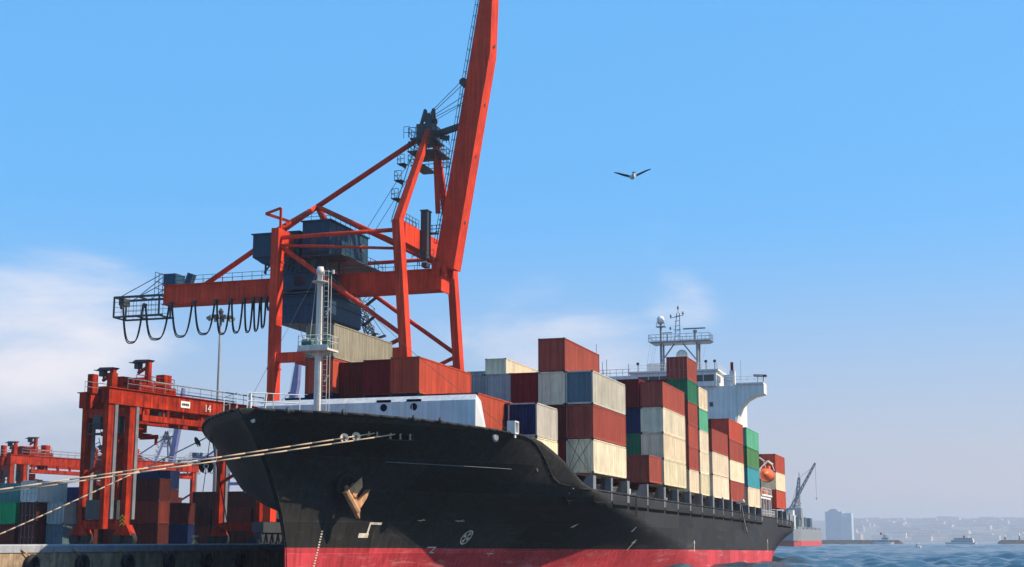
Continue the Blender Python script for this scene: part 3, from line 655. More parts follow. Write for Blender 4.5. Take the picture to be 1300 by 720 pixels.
# funnel, aft of the house (mostly hidden)
mb = MB(); mb.prism([(-50.5, 230.5), (-43.5, 230.5), (-43, 232), (-43, 235.5), (-50.9, 235.5), (-50.9, 232)], 'Z', 27.2, 32.2); part(mb, 'funnel', M['white'])
# lifeboat davit, boat deck and gangway
mb = MB(); mb.box(-34.6, -30.9, 221.2, 232.5, 10.1, 10.35); mb.box(-31.5, -31.1, 221.0, 232.5, 9.7, 10.1)
for y in (221.4, 224.2, 227.2, 230.2, 232.3): mb.beam((-31.2, y, 6.3), (-31.2, y, 10.1), .22, .22)
for y in (222.8, 228.6): mb.beam((-31.2, y, 6.3), (-31.9, y, 9.9), .1, .1)
part(mb, 'boat_deck', M['white'])
mb = MB(); mb.rail([(-31.0, 221.2, 10.35), (-31.0, 232.4, 10.35)], 1.0, .035, 1.4); mb.rail([(-31.0, 221.4, 6.9), (-31.0, 235.5, 6.9)], 1.0, .035, 1.4); part(mb, 'boat_deck_railing', M['white'])
for y in (221.7, 231.6):
    mb = MB(); mb.path([(-33.4, y, 10.3), (-33.1, y, 12.2), (-32.6, y, 14.6), (-31.3, y, 15.9), (-30.5, y, 15.3)], .16, 6); mb.tube((-30.6, y, 15.3), (-30.3, y, 14.3), .04, 4); part(mb, 'davit', M['white'])
mb = MB()
for (x, y, z) in ((-31.2, 222.6, 10.35), (-31.6, 225.2, 10.35), (-31.4, 229, 10.35), (-32.2, 223.5, 6.2)): mb.lathe([(.25, 0), (.25, .7), (.15, .9)], (x, y, z), 10)
part(mb, 'deck_drum', M['orange'])
mb = MB(); mb.beam((-31.1, 197.2, 8.4), (-30.1, 197.2, 8.7), .5, .35); mb.beam((-30.9, 197, 8.4), (-30.9, 198.8, 8.4), .2, .2); mb.beam((-31.1, 198.6, 8.4), (-30.2, 198.6, 8.65), .3, .3); part(mb, 'gangway_davit', M['white'])
mb = MB(); mb.ladder((-30.45, 197.4, 8.3), (-30.45, 199.2, 6.3), (0, .7, .7), .7, .25, .06); mb.ladder((-30.45, 199.2, 6.3), (-30.45, 202.0, 4.4), (0, .7, .7), .6, .25, .05); mb.tube((-30.4, 197.2, 8.6), (-30.4, 201, 5.2), .04, 4); part(mb, 'gangway', M['dkgrey'])
mb = MB(); mb.ladder((-30.55, 133.5, 7.4), (-30.55, 133.5, 5.4), (0, 1, 0), .5, .3, .05); part(mb, 'rope_ladder', M['black'])
# stern gear
mb = MB()
for y in (252, 255.5, 259, 262.5): mb.beam((C0 + hb(y, 6.6) - .2, y, 6.6), (C0 + hb(y, 6.6) - .2, y, 8.3), .12, .12)
mb.rail([(C0 + hb(252, 6.6) - .2, 252, 6.7), (C0 + hb(266, 6.6) - .2, 266, 6.7), (C0 - 10, 267, 6.7)], 1.0, .04, 1.6); part(mb, 'stern_railing', M['white'])
mb = MB(); mb.tube((C0 + 12, 262, 6.5), (C0 + 12, 262, 13.5), .12, 6); mb.box(C0 + 9, C0 + 12.5, 257, 261, 6.3, 9.6); part(mb, 'stern_winch_house', M['white'])
world_children(ship)
# the lifeboat hangs from its davits
lb = empty('lifeboat', (-30.8, 226.6, 12.3)); tag(lb, 'orange enclosed lifeboat hanging from davits near the ship stern', 'lifeboat')
mb = MB(); prof = []
for i in range(13):
    t_ = -1 + 2 * i / 12; r_ = 1.08 * (1 - abs(t_) ** 2.6) ** .55 + .02; prof.append((r_, t_ * 3.8))
mb.lathe(prof, (0, 0, 1.1), 18, 'Y'); mb.v = [(x, y, z if z > 1.1 else 1.1 + (z - 1.1) * .95) for x, y, z in mb.v]
mb.build('boat_hull', M['orange'], lb, True)
mb = MB(); mb.box(-.5, .5, -1.5, 0.4, 1.95, 2.5); mb.build('cabin_top', M['orange'], lb)
mb = MB(); mb.lathe([(1.12, -.06), (1.15, 0), (1.12, .06)], (0, 0, 1.1), 20, 'Y'); mb.v = [(x, y * 58, z) if False else (x, y, z) for x, y, z in mb.v]; mb.build('rope_fender', M['dkgrey'], lb)

# ------------------------------------------------------------------ containers
def corr_panel(mb, p0, du, L, z0, z1, nrm, pitch=0.278, d=0.036, edge=0.12):
    """vertical corrugated sheet from p0 along du, outward normal nrm; outer skin flush with p0"""
    xs = [(0, 0.0)]; x = edge; 
    n = int((L - 2 * edge) / pitch); pitch = (L - 2 * edge) / n
    for i in range(n):
        a = edge + i * pitch; xs += [(a, 0), (a + pitch * .18, -d), (a + pitch * .5, -d), (a + pitch * .68, 0)]
    xs += [(L - edge, 0), (L, 0)]
    vs_ = []
    for u, o_ in xs:
        x_, y_ = p0[0] + du[0] * u + nrm[0] * o_, p0[1] + du[1] * u + nrm[1] * o_
        vs_ += [(x_, y_, z0), (x_, y_, z1)]
    k = len(xs); mb.add(vs_, [(2 * i, 2 * i + 2, 2 * i + 3, 2 * i + 1) for i in range(k - 1)])
MESH = {}
W = 2.44
def container_meshes(L, H, door):
    key = (L, H, door)
    if key in MESH: return MESH[key]
    s = 0.03
    side = MB()
    corr_panel(side, (-W / 2 + s, s), (0, 1), L - 2 * s, .14, H - .1, (-1, 0)); corr_panel(side, (W / 2 - s, s), (0, 1), L - 2 * s, .14, H - .1, (1, 0))
    n = int(L / .6)
    zz = H - .035
    side.add([(-W / 2 + s, s, zz), (W / 2 - s, s, zz), (W / 2 - s, L - s, zz), (-W / 2 + s, L - s, zz)], [(0, 1, 2, 3)]); side.add([(-W / 2 + s, s, .13), (W / 2 - s, s, .13), (W / 2 - s, L - s, .13), (-W / 2 + s, L - s, .13)], [(3, 2, 1, 0)])
    end = MB(); back = MB()
    if door != 'front': corr_panel(end, (-W / 2 + s, s + .01), (1, 0), W - 2 * s, .16, H - .12, (0, -1), .25, .04)
    corr_panel(back, (W / 2 - s, L - s - .01), (-1, 0), W - 2 * s, .16, H - .12, (0, 1), .25, .04)
    fr = MB(); a = .11
    for x in (-W / 2, W / 2 - a):
        for y in (0, L - a): fr.box(x, x + a, y, y + a, .13, H - .13)
        fr.box(x, x + .06 if x < 0 else x + a, a, L - a, H - .1, H - .005) if x < 0 else fr.box(W / 2 - .06, W / 2, a, L - a, H - .1, H - .005)
        fr.box(x, x + .05, a, L - a, 0.0, .15) if x < 0 else fr.box(W / 2 - .05, W / 2, a, L - a, 0.0, .15)
    for y in (0, L - .07): fr.box(-W / 2 + a, W / 2 - a, y, y + .07, H - .12, H - .006); fr.box(-W / 2 + a, W / 2 - a, y, y + .07, 0, .16)
    cast = fr
    for x in (-W / 2 - .002, W / 2 - .16):
        for y in (-.003, L - .17):
            for z in (-.012, H - .12): fr.box(x, x + .162, y, y + .173, z, z + .132, 1)
    D = None
    if door:
        D = []
        for sgn in (-1, 1):
            d = MB(); x0 = -W / 2 + .11 if sgn < 0 else .012; d.box(x0, x0 + 1.09, .03, .07, .17, H - .13)
            for zb_ in (.55, 1.1, 1.65, 2.15): d.box(x0 + .05, x0 + 1.04, .018, .03, zb_, zb_ + .05)
            lr = []
            for xx in (x0 + .28, x0 + .80):
                m_ = MB(); m_.tube((xx, .0, .1), (xx, .0, H - .1), .022, 6); m_.box(xx - .02, xx + .22, -.02, .02, 1.0, 1.06); lr.append(m_.mesh('lock_rod', M['steel']))
            D.append((d.mesh('door', M['box']), lr))
    r_ = dict(side=side.mesh('side_walls', M['box']), end=end.mesh('end_wall', M['box']) if end.v else None, back=back.mesh('end_wall', M['box']), frame=fr.mesh('corner_frame', [M['box'], M['dkgrey']]), door=D)
    MESH[key] = r_; return r_
COL = dict(cream=(.84, .71, .50), red=(.38, .082, .055), maroon=(.21, .016, .018), brown=(.15, .028, .020), navy=(.010, .025, .085), blue=(.03, .16, .38), grey=(.36, .38, .39), beige=(.52, .49, .41), khaki=(.30, .27, .20), umber=(.085, .020, .016),  # umber: brown darkened to stand in for the ship's shadow over the yard
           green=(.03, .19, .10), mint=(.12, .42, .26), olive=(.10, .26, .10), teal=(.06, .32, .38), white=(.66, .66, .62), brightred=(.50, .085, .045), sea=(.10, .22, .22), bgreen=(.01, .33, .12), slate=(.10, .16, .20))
CNAME = dict(cream='cream', red='brick red', maroon='maroon', brown='dark brown', navy='navy blue', blue='bright blue', grey='pale grey', beige='beige grey', khaki='khaki grey', umber='very dark brown', green='dark green', mint='mint green', olive='grass green', teal='turquoise', white='white', brightred='orange red', sea='sea green', bgreen='bright green', slate='slate grey')
USED = set()
def container(x, y, z, L, H, c, where, group, rz=0.0, endc=None, door=False):
    """x = centre across, y = front end"""
    g = container_meshes(L, H, 'front' if door else False)
    o = empty('shipping_container', (x, y, z), rz)
    size = 'long' if L > 7 else 'short'
    lab = f"{CNAME[c]} {size} container {where}"
    if lab in USED: print('DUPLABEL', lab)
    USED.add(lab)
    tag(o, lab, 'container', group)
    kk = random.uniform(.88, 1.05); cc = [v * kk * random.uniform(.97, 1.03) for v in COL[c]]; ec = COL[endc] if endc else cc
    def p(me, nm, color=None, par=o):
        q_ = bpy.data.objects.new(nm, me); col.objects.link(q_); q_.parent = par
        if color is not None: q_.color = (*color, 1)
        return q_
    p(g['side'], 'side_walls', cc)
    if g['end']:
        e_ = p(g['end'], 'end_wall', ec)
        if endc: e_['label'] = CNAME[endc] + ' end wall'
    p(g['back'], 'end_wall', cc); p(g['frame'], 'corner_frame', cc)
    if g['door']:
        for dm_, lr in g['door']:
            d_ = p(dm_, 'door', ec)
            for m_ in lr: p(m_, 'lock_rod', None, d_)
    return o
ORD = ['bottom', 'second', 'third', 'fourth', 'fifth', 'sixth', 'seventh']
ROWN = ['on seaward row', 'on second row from sea', 'on third row from sea', 'on fourth row from sea', 'on fifth row from sea', 'on sixth row from sea', 'on seventh row from sea', 'on eighth row from sea', 'on ninth row from sea', 'on tenth row from sea', 'on eleventh row from sea']
SG = 'shipping containers stacked on the ship deck'
def stack(xr, y, z, pitch, L, cols_, colidx, bay, t0=0, doors=(), endc=None):
    """cols_: colours bottom to top (None = gap)"""
    for i, c in enumerate(cols_):
        if c is None: continue
        container(xr - 1.24, y, z + i * pitch, L, pitch - .07 if pitch > 2.8 else pitch - .03, c, f"{ORD[i + t0]} tier {ROWN[colidx]} {bay}", SG, door=(i in doors), endc=(endc or {}).get(i))
L40, L20 = 12.19, 6.06
B1 = 'behind the wave plate'
S = lambda k, x0=-30.9: x0 - 2.5 * k
# bay 1 (behind the breakwater)
stack(-35.86, 103, 11.62, 2.9, L40, ['brightred'], 2, B1)
stack(-38.3, 103, 11.62, 2.9, L40, ['maroon'], 3, B1)
stack(-40.71, 103, 11.62, 2.95, L40, ['navy', 'brightred'], 4, B1)
stack(-43.15, 103.25, 11.62, 2.9, L40, ['navy', 'maroon'], 5, B1)
stack(-45.66, 104.2, 11.62, 2.9, L40, ['maroon', 'brown'], 6, B1)
stack(-48.1, 103, 11.95, 2.85, L40, ['navy', 'brightred', 'khaki'], 7, B1)
stack(-50.6, 104.5, 11.95, 2.75, L40, ['navy'], 8, B1)
# the short pair outboard
stack(-33.13, 109.6, 8.72, 2.76, L20, ['cream', 'beige'], 1, 'by forecastle step', endc={1: 'navy'})
stack(-35.6, 109.6, 8.72, 2.76, L20, ['brown', 'navy'], 2, 'by forecastle step')
# bay 3
B3 = 'of first full block'
z3, p3 = 8.98, 2.965
stack(S(0), 119, z3, p3, L40, ['cream', 'red', 'beige'], 0, B3, endc={2: 'slate'})  # slate end wall puts the bluish shade of the front into its colour
stack(S(1), 119, z3, p3, L40, ['maroon', 'brown', 'cream', 'red'], 1, B3)
stack(S(2), 119, z3, p3, L40, ['brown', 'maroon', 'maroon'], 2, B3)
stack(S(3), 119, z3, p3, L40, ['brown', 'navy', 'grey'], 3, B3)
stack(S(4), 119, z3, p3, L40, ['brown', 'maroon', 'grey'], 4, B3)
stack(S(5), 119, z3, p3, L40, ['brown', 'maroon', 'maroon'], 5, B3)
# lone short box
stack(S(0), 141.2, 9.05, 2.75, L20, ['red'], 0, 'standing alone')
stack(S(1), 141.2, 9.05, 2.75, L20, ['brown'], 1, 'standing alone')
# bay 4
B4 = 'of second full block'
z4, p4 = 9.05, 2.73
stack(S(0), 148.4, z4, p4, L40, ['cream', 'cream', 'cream', 'red'], 0, B4)
stack(S(1), 148.4, z4, p4, L40, ['maroon', 'green', 'navy'], 1, B4)
stack(S(1), 148.1, z4 + 3 * p4, 3.1, L40, ['maroon'], 1, B4, 3)
stack(S(2), 148.4, z4, p4, L40, ['brown', 'green', 'navy', 'red'], 2, B4)
for k, cs in ((3, ['brown', 'maroon', 'grey', 'brown']), (4, ['brown', 'maroon', 'brown', 'red'])): stack(S(k), 148.4, z4, p4, L40, cs, k, B4)
stack(-48.4, 148.4, z4 + .3, 2.76, L40, ['brown', 'grey', 'maroon', 'grey', 'cream'], 7, B4)
stack(-50.95, 148.4, z4 + .3, 2.76, L40, ['brown', 'grey', 'maroon', 'brown'], 8, B4)
stack(-45.9, 148.4, z4 + .3, 2.76, L40, ['brown', 'grey', 'maroon', 'brown'], 6, B4)
B4b = 'peeping over block'
stack(-48.86 + 2.4, 162.9, z4 + .1, 2.79, L20, ['brown', 'grey', 'maroon', 'grey', 'cream'], 6, B4b)
stack(-53.8, 157.6, z4 + .1, 2.76, L20, ['brown', 'grey', 'maroon', 'grey', 'grey'], 9, B4b)
# bays of short boxes
B5 = 'of tallest block'
stack(S(0), 162.5, 8.75, 2.605, L20, ['cream', 'red', 'red', 'red', 'green', 'red'], 0, B5, doors=(5,))
stack(S(1), 162.5, 8.75, 2.605, L20, ['brown', 'red', 'maroon', 'brown', 'maroon'], 1, B5)
stack(S(2), 162.5, 8.75, 2.605, L20, ['brown', 'red', 'maroon', 'brown'], 2, B5)
B6 = 'of cream topped block'
stack(S(0), 169.5, 8.65, 2.59, L20, ['cream', 'cream', 'cream', 'mint', 'cream'], 0, B6)
stack(S(1), 169.5, 8.65, 2.59, L20, ['cream', 'red', 'navy', 'brown'], 1, B6)
B7 = 'of low block'
stack(S(0), 178, 8.6, 2.87, L40, ['cream', 'cream', 'red'], 0, B7)
stack(S(1), 178, 8.6, 2.87, L40, ['brown', 'maroon', 'brown'], 1, B7)
B8 = 'of red topped block'
stack(S(0), 191.5, 8.5, 2.755, L40, ['red', 'cream', 'red', 'brightred'], 0, B8)
for k in (1, 2): stack(S(k), 191.5, 8.5, 2.755, L40, ['brown', 'maroon', 'red', 'maroon'], k, B8)
B9 = 'of mint topped block'
stack(S(0), 207, 8.15, 2.845, L40, ['cream', 'teal', 'olive', 'mint'], 0, B9)
stack(S(1), 207, 8.15, 2.845, L40, ['brown', 'maroon', 'navy'], 1, B9)
B10 = 'behind orange lifeboat'
stack(S(0), 238, 8.6, 2.96, L40, ['brightred', 'cream', 'brightred'], 0, B10)
stack(S(1), 238, 8.6, 2.96, L40, ['maroon', 'slate', 'maroon'], 1, B10)
stack(S(2), 238, 8.6, 2.96, L40, ['maroon', 'slate', 'maroon'], 2, B10)
for y_, L_, z_, p_, b_ in ((119, L40, z3, p3, B3), (148.4, L40, z4, p4, B4), (162.5, L40, 8.75, 2.605, B5), (178, L40, 8.6, 2.87, B7), (191.5, L40, 8.5, 2.755, B8), (207, L40, 8.15, 2.845, B9)):
    for i_, c_ in enumerate(('brown', 'maroon', 'slate', 'maroon')[:2 if y_ < 120 else 4]): container(S(12) - 1.24, y_, z_ + i_ * p_, L_, p_ - .07, c_, f"{ORD[i_]} tier nearest the quay {b_}", SG)
# lashing rods crossed over the front of the first block
def lashing(x, y, z0, z1, lab):
    mb = MB(); mb.tube((-1.15, 0, z0), (1.15, 0, z1), .022, 5); mb.tube((1.15, -.05, z0), (-1.15, -.05, z1), .022, 5)
    o = mb.build('lashing_rods', M['dkgrey']); o.location = (x, y, 0); tag(o, lab, 'lashing rod', 'lashing rods crossed over container ends')
lashing(S(0) - 1.24, 118.86, 8.6, 11.9, 'crossed lashing rods over bottom cream container facing the bow')
lashing(S(0) - 1.24, 118.74, 8.7, 14.8, 'long crossed lashing rods reaching the second tier beside the first full block')
lashing(S(0) - 1.24, 141.05, 8.6, 11.7, 'crossed lashing rods on the lone short red container')
lashing(S(1) - 1.24, 141.05, 8.6, 11.7, 'crossed lashing rods on the brown box inboard of the lone red one')


# ------------------------------------------------------------------ ship-to-shore gantry crane (red), and two blue ones far along the port
CR = (0.70, 0.062, 0.027)
def sts_crane():
    root = empty('gantry_crane', (-76, 173, QZ))
    P_ = lambda mb, n, c=CR, m='craneobj', par=None, sm=False, lab=None: mb.build(n, M[m], par or root, sm, c if m == 'craneobj' else None, lab)
    near, far = 163.8, 183.3
    top = 43.4
    for y in (near, far):
        mb = MB(); mb.beam((-84.85, y, 5.6), (-84.85, y, top), 1.05, 1.65, up=(0, 1, 0)); P_(mb, 'leg')
        mb = MB(); mb.beam((-65.1, y, 5.6), (-67.95, y, top), 1.05, 1.65, up=(0, 1, 0)); P_(mb, 'leg')
        mb = MB(); mb.beam((-84.3, y, 26.4), (-66.9, y, 26.4), .9, 1.25); P_(mb, 'portal_beam')
        # braces
        mb = MB(); mb.tube((-84.3, y, 41.0), (-66.8, y, 28.4), .30, 8); P_(mb, 'diagonal_brace', sm=True)
        mb = MB(); mb.tube((-66.8, y, 28.4), (-71.0, y, 26.6), .28, 8); P_(mb, 'diagonal_brace', sm=True)
        mb = MB(); mb.tube((-84.3, y, 42.2), (-68.2, y, 42.2), .28, 8); P_(mb, 'upper_tie', sm=True)
        mb = MB(); mb.tube((-84.85, y, 43.3), (-83.35, 172.2, 48.2), .36, 8); P_(mb, 'stay_post', sm=True)
        mb = MB(); mb.tube((-83.35, 172.2, 48.2), (-68.4, y, 40.6), .33, 8); P_(mb, 'diagonal_stay', sm=True)
        # A-frame
        mb = MB(); mb.beam((-67.95, y, top - .1), (-66.9, 171.6 if y < 170 else 174.0, 57.3), .95, .95, .75, .75); P_(mb, 'a_frame_leg')
        # gallery lugs on the legs
        mb = MB(); mb.box(-85.45, -84.25, y - .9, y + .9, 24.9, 25.1); mb.box(-85.45, -84.25, y - .9, y + .9, 38.9, 39.1); P_(mb, 'leg_flange')
        for x in (-84.85, -65.1):
            mb = MB(); mb.box(x - .7, x + .7, y - 3.2, y + 3.2, QZ + 1.6, QZ + 2.9); bg_ = P_(mb, 'bogie_beam', m='dkgrey')  # dark grey on the bogies stands in for shade at the crane's foot
            for k in range(4):
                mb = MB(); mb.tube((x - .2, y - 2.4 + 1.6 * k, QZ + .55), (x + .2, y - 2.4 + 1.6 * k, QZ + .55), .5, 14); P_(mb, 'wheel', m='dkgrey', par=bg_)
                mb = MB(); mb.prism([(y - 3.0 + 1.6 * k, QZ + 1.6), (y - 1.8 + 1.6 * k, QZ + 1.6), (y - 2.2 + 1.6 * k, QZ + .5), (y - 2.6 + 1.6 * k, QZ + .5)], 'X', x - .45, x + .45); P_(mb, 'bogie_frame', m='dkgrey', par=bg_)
    for x in (-84.85, -67.8):
        mb = MB(); mb.box(x - .55, x + .55, near + .82, far - .82, 40.7 if x > -70 else 40.3, 43.35); P_(mb, 'portal_head_beam')
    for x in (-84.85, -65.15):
        mb = MB(); mb.box(x - .5, x + .5, near + .82, far - .82, 6.0, 7.6); P_(mb, 'sill_beam', m='dkgrey')  # sill darkened by colour too, in place of shade falling on it
    mb = MB(); mb.tube((-84.3, near, 41.2), (-68.3, near + .6, 39.9), .2, 6); P_(mb, 'plan_brace', sm=True)
    # small rope mast on the landside leg
    mb = MB(); mb.beam((-84.5, 163.8, top), (-84.5, 163.8, 46.2), .28, .28); mb.beam((-86.7, 163.8, 45.6), (-84.5, 163.8, 46.2), .25, .3); mb.beam((-86.7, 163.8, 45.6), (-83.8, 165, 44.6), .3, .35); P_(mb, 'sheave_post')
    # main girder
    mb = MB(); mb.box(-106.3, -65.0, 171.5, 174.1, 35.62, 38.4)
    for x in np.arange(-104, -66, 3.4): mb.box(x, x + .05, 171.46, 171.5, 35.7, 38.3)
    mb.box(-65.0, -64.8, 171.3, 174.3, 35.4, 38.7); mb.box(-106.4, -64.9, 171.25, 171.5, 38.3, 38.42); mb.box(-106.4, -64.9, 171.25, 171.5, 35.6, 35.72)
    P_(mb, 'main_girder')
    mb = MB(); mb.rail([(-106.2, 171.4, 38.4), (-65.2, 171.4, 38.4)], 1.15, .035, 1.5, (.5, 1)); mb.rail([(-106.2, 174.2, 38.4), (-65.2, 174.2, 38.4)], 1.15, .035, 1.5, (.5, 1)); P_(mb, 'girder_railing', m='dkgrey')
    mb = MB(); mb.tube((-83.35, 172.2, 48.2), (-100.4, 172.6, 38.4), .38, 8); P_(mb, 'back_stay', sm=True)
    mb = MB(); mb.tube((-67.0, 172.6, 57.6), (-83.35, 172.2, 48.2), .38, 8); P_(mb, 'back_stay', sm=True)
    mb = MB(); mb.tube((-83.35, 172.2, 48.2), (-81.4, 173, 44.9), .34, 8); P_(mb, 'stay_post', sm=True)
    # girder tail: basket, buffers
    mb = MB(); mb.box(-106.3, -104.4, 171.3, 173.9, 38.4, 40.0); mb.beam((-102.7, 172, 38.4), (-102.2, 172, 39.9), 1.0, .9); P_(mb, 'rope_anchor_box', m='navy')
    mb = MB()
    for y in (170.6, 173.6):
        mb.beam((-113.6, y, 36.9), (-105.8, y, 36.9), .25, .3); mb.beam((-113.6, y, 34.1), (-105.8, y, 34.1), .25, .25)
        for x in (-113.6, -106.4): mb.beam((x, y, 34.1), (x, y, 37.0), .2, .2)
        for x in np.arange(-112.4, -106.4, 1.2): mb.tube((x, y, 34.1), (x, y, 36.8), .035, 4)
        for z in (34.8, 35.5, 36.2): mb.tube((-113.6, y, z), (-106.4, y, z), .03, 4)
        mb.tube((-112.5, y, 37.0), (-106.0, y, 39.9), .06, 5); mb.tube((-109.5, y, 37.0), (-106.0, y, 39.4), .06, 5)
    for x in (-113.6, -110, -106.4): mb.beam((x, 170.6, 34.1), (x, 173.6, 34.1), .2, .2); mb.beam((x, 170.6, 36.9), (x, 173.6, 36.9), .2, .2)
    mb.rail([(-107.2, 170.6, 37.0), (-107.2, 173.6, 37.0)], 3.2, .05, 1.0, (.3, .6, 1)); mb.box(-113.0, -112.2, 170.8, 172.4, 35.8, 36.8)
    P_(mb, 'tail_basket', m='dkgrey')
    # festoon cable loops under the girder
    xs = [(-112.4, -109.2, 5.4), (-108.8, -105.0, 5.1), (-104.6, -101.4, 4.9), (-101.0, -97.9, 4.7), (-97.6, -95.6, 4.8), (-95.3, -93.6, 4.7), (-93.3, -92.1, 4.7), (-91.9, -91.0, 4.6), (-90.8, -90.1, 4.2), (-89.9, -89.4, 1.8)]
    for a, b_, h in xs:
        mb = MB()
        for off in (0, .22):
            pts = []
            for k in range(17):
                t_ = -1 + k / 8; x = (a + b_) / 2 + (b_ - a) / 2 * (1 - (1 - abs(t_)) ** 1.7 if True else 1) * (1 if t_ > 0 else -1) if False else (a + b_) / 2 + (b_ - a) / 2 * math.copysign(abs(t_) ** .85, t_)
                pts.append((x, 170.9 + off, 35.75 - (h - off) * (1 - abs(t_) ** 3.0)))
            mb.path(pts, .085, 5)
        P_(mb, 'festoon_cable', m='black', sm=True)
        mb = MB(); mb.box(a - .35, a + .05, 170.75, 171.3, 35.3, 35.9); P_(mb, 'cable_trolley', m='dkgrey')
    # machinery houses on top
    mb = MB(); mb.box(-82.9, -78.9, 167, 179.5, 40.4, 44.9)
    for k in range(8): mb.box(-78.9, -78.86, 167.4 + k * 1.5, 167.5 + k * 1.5, 40.5, 44.8)
    for k in range(4): mb.box(-82.5 + k, -82.44 + k, 166.96, 167.0, 40.5, 44.8)
    mb.box(-83.1, -78.7, 166.8, 179.7, 44.9, 45.05); mh_ = P_(mb, 'machinery_house', m='navy')
    for y_ in (169.0, 173.5, 177.0): mb = MB(); mb.box(-78.86, -78.82, y_, y_ + 1.1, 42.6, 43.8); P_(mb, 'vent_grille', m='dkgrey', par=mh_)
    mb = MB(); mb.box(-81.6, -80.7, 166.9, 166.96, 40.6, 42.6); P_(mb, 'door', m='dkgrey', par=mh_)
    mb = MB(); mb.rail([(-83.0, 166.9, 45.05), (-78.8, 166.9, 45.05), (-78.8, 179.6, 45.05)], .9, .035, 1.6, (.5, 1)); P_(mb, 'roof_railing', m='dkgrey', par=mh_)
    mb = MB(); mb.box(-90.4, -83.6, 167.4, 172.0, 40.6, 43.7); mb.box(-90.6, -83.4, 167.2, 172.2, 43.7, 43.85); mb.prism([(-90.4, 40.6), (-83.6, 40.6), (-84.4, 39.7), (-89.0, 39.7)], 'Y', 167.6, 171.8)
    P_(mb, 'electrical_house', m='navy')
    mb = MB()
    for x in (-88.8, -86, -82.4, -79.4):
        for y in (168.2, 171.2): mb.beam((x, y, 38.4), (x, y, 40.6), .22, .22)
    mb.beam((-88.8, 167.8, 38.5), (-87.2, 167.8, 40.4), .18, .18); mb.beam((-88.4, 170.8, 40.2), (-78.2, 170.8, 40.2), .3, .35)
    mb.box(-83.2, -77.0, 166.6, 180.2, 40.1, 40.25)
    mb.rail([(-83.2, 166.6, 40.25), (-77.0, 166.6, 40.25), (-77.0, 180.2, 40.25)], 1.1, .04, 1.4); mb.box(-84.5, -83.4, 168, 169.4, 38.5, 40.2); mb.box(-81.8, -80.6, 167.6, 168.8, 38.5, 39.9)
    P_(mb, 'house_support_frame', m='dkgrey')
    # trolley and cabin under the girder
    mb = MB(); mb.box(-85.9, -79.4, 167.2, 170.9, 35.9, 38.1); mb.box(-86.2, -79.1, 167.0, 171.1, 38.1, 38.25); mb.box(-86.1, -79.2, 167.0, 178.4, 35.3, 35.55)
    for k in range(5): mb.tube((-85.4 + k * 1.4, 167.4, 38.2), (-84.9 + k * 1.4, 167.4, 40.1), .12, 6)
    for (x, y) in ((-85, 168), (-83.2, 168.5), (-81, 168)): mb.lathe([(.5, 0), (.5, .9), (.3, 1.1)], (x, y, 38.2), 10)
    tr = P_(mb, 'hoist_trolley', m='navy')
    mb = MB(); mb.box(-84.2, -82.4, 167.15, 167.19, 36.4, 37.6); P_(mb, 'cabin_window', m='glass', par=tr)
    mb = MB()
    mb.prism([(-86.6, 31.5), (-80.2, 31.2), (-79.1, 31.9), (-79.1, 35.0), (-86.8, 35.0)], 'Y', 167.2, 178.0); mb.box(-86.9, -78.9, 167.0, 178.2, 35.0, 35.12); mb.box(-86.85, -79.0, 167.1, 178.05, 33.8, 33.88)
    
    P_(mb, 'operator_cabin', m='navy', par=tr)
    mb = MB(); mb.box(-79.1, -79.06, 167.6, 169.8, 32.6, 34.4); P_(mb, 'cabin_window', m='glass', par=tr)
    # spreader ropes and head block
    mb = MB()
    for x in (-84.0, -80.6):
        for y in (169, 176): mb.tube((x, y, 31.4), (x * .5 - 41.3, y * .6 + 69, 27.2), .035, 4)
    P_(mb, 'hoist_ropes', m='dkgrey')
    mb = MB(); mb.box(-85.6, -78.4, 171.2, 174.4, 26.6, 27.1); mb.box(-83.6, -80.6, 170.4, 175.0, 27.1, 27.7); mb.lathe([(.5, -.3), (.6, 0), (.5, .3)], (-83.2, 171.2, 28.1), 12, 'Y'); mb.lathe([(.5, -.3), (.6, 0), (.5, .3)], (-81.0, 171.2, 28.1), 12, 'Y'); P_(mb, 'spreader')
    # A-frame head with platforms, sheaves, rails
    mb = MB(); mb.box(-69.2, -66.0, 170.6, 175.2, 56.0, 56.25); mb.box(-68.6, -66.3, 171.3, 174.4, 56.25, 58.3); mb.box(-69.4, -65.2, 170.2, 175.6, 54.2, 54.35); mb.box(-69.0, -67.2, 170.6, 175.2, 52.3, 52.5)
    for x in (-68.1, -66.9): mb.beam((x, 171.8, 58.2), (x + .3, 172.6, 60.6), .3, .4); mb.beam((x, 174.0, 58.2), (x + .2, 173.0, 60.6), .3, .4)
    hd = P_(mb, 'a_frame_head', m='dkgrey')
    for i, y in enumerate((171.9, 172.5, 173.2, 173.8)): mb = MB(); mb.tube((-67.2, y - .1, 59.2), (-67.2, y + .1, 59.2), .7, 16); P_(mb, 'sheave', m='dkgrey', par=hd)
    mb = MB()
    for z in (56.25, 54.35, 52.5): mb.rail([(-69.3, 170.3, z), (-65.4, 170.3, z), (-65.4, 175.4, z), (-69.3, 175.4, z), (-69.3, 170.3, z)], 1.3, .05, 1.0, (.5, 1))
    mb.rail([(-70.1, 170.6, 56.25), (-69.3, 170.6, 56.25)], 1.6, .04, .7, (.5, 1)); P_(mb, 'head_railing', m='dkgrey', par=hd)
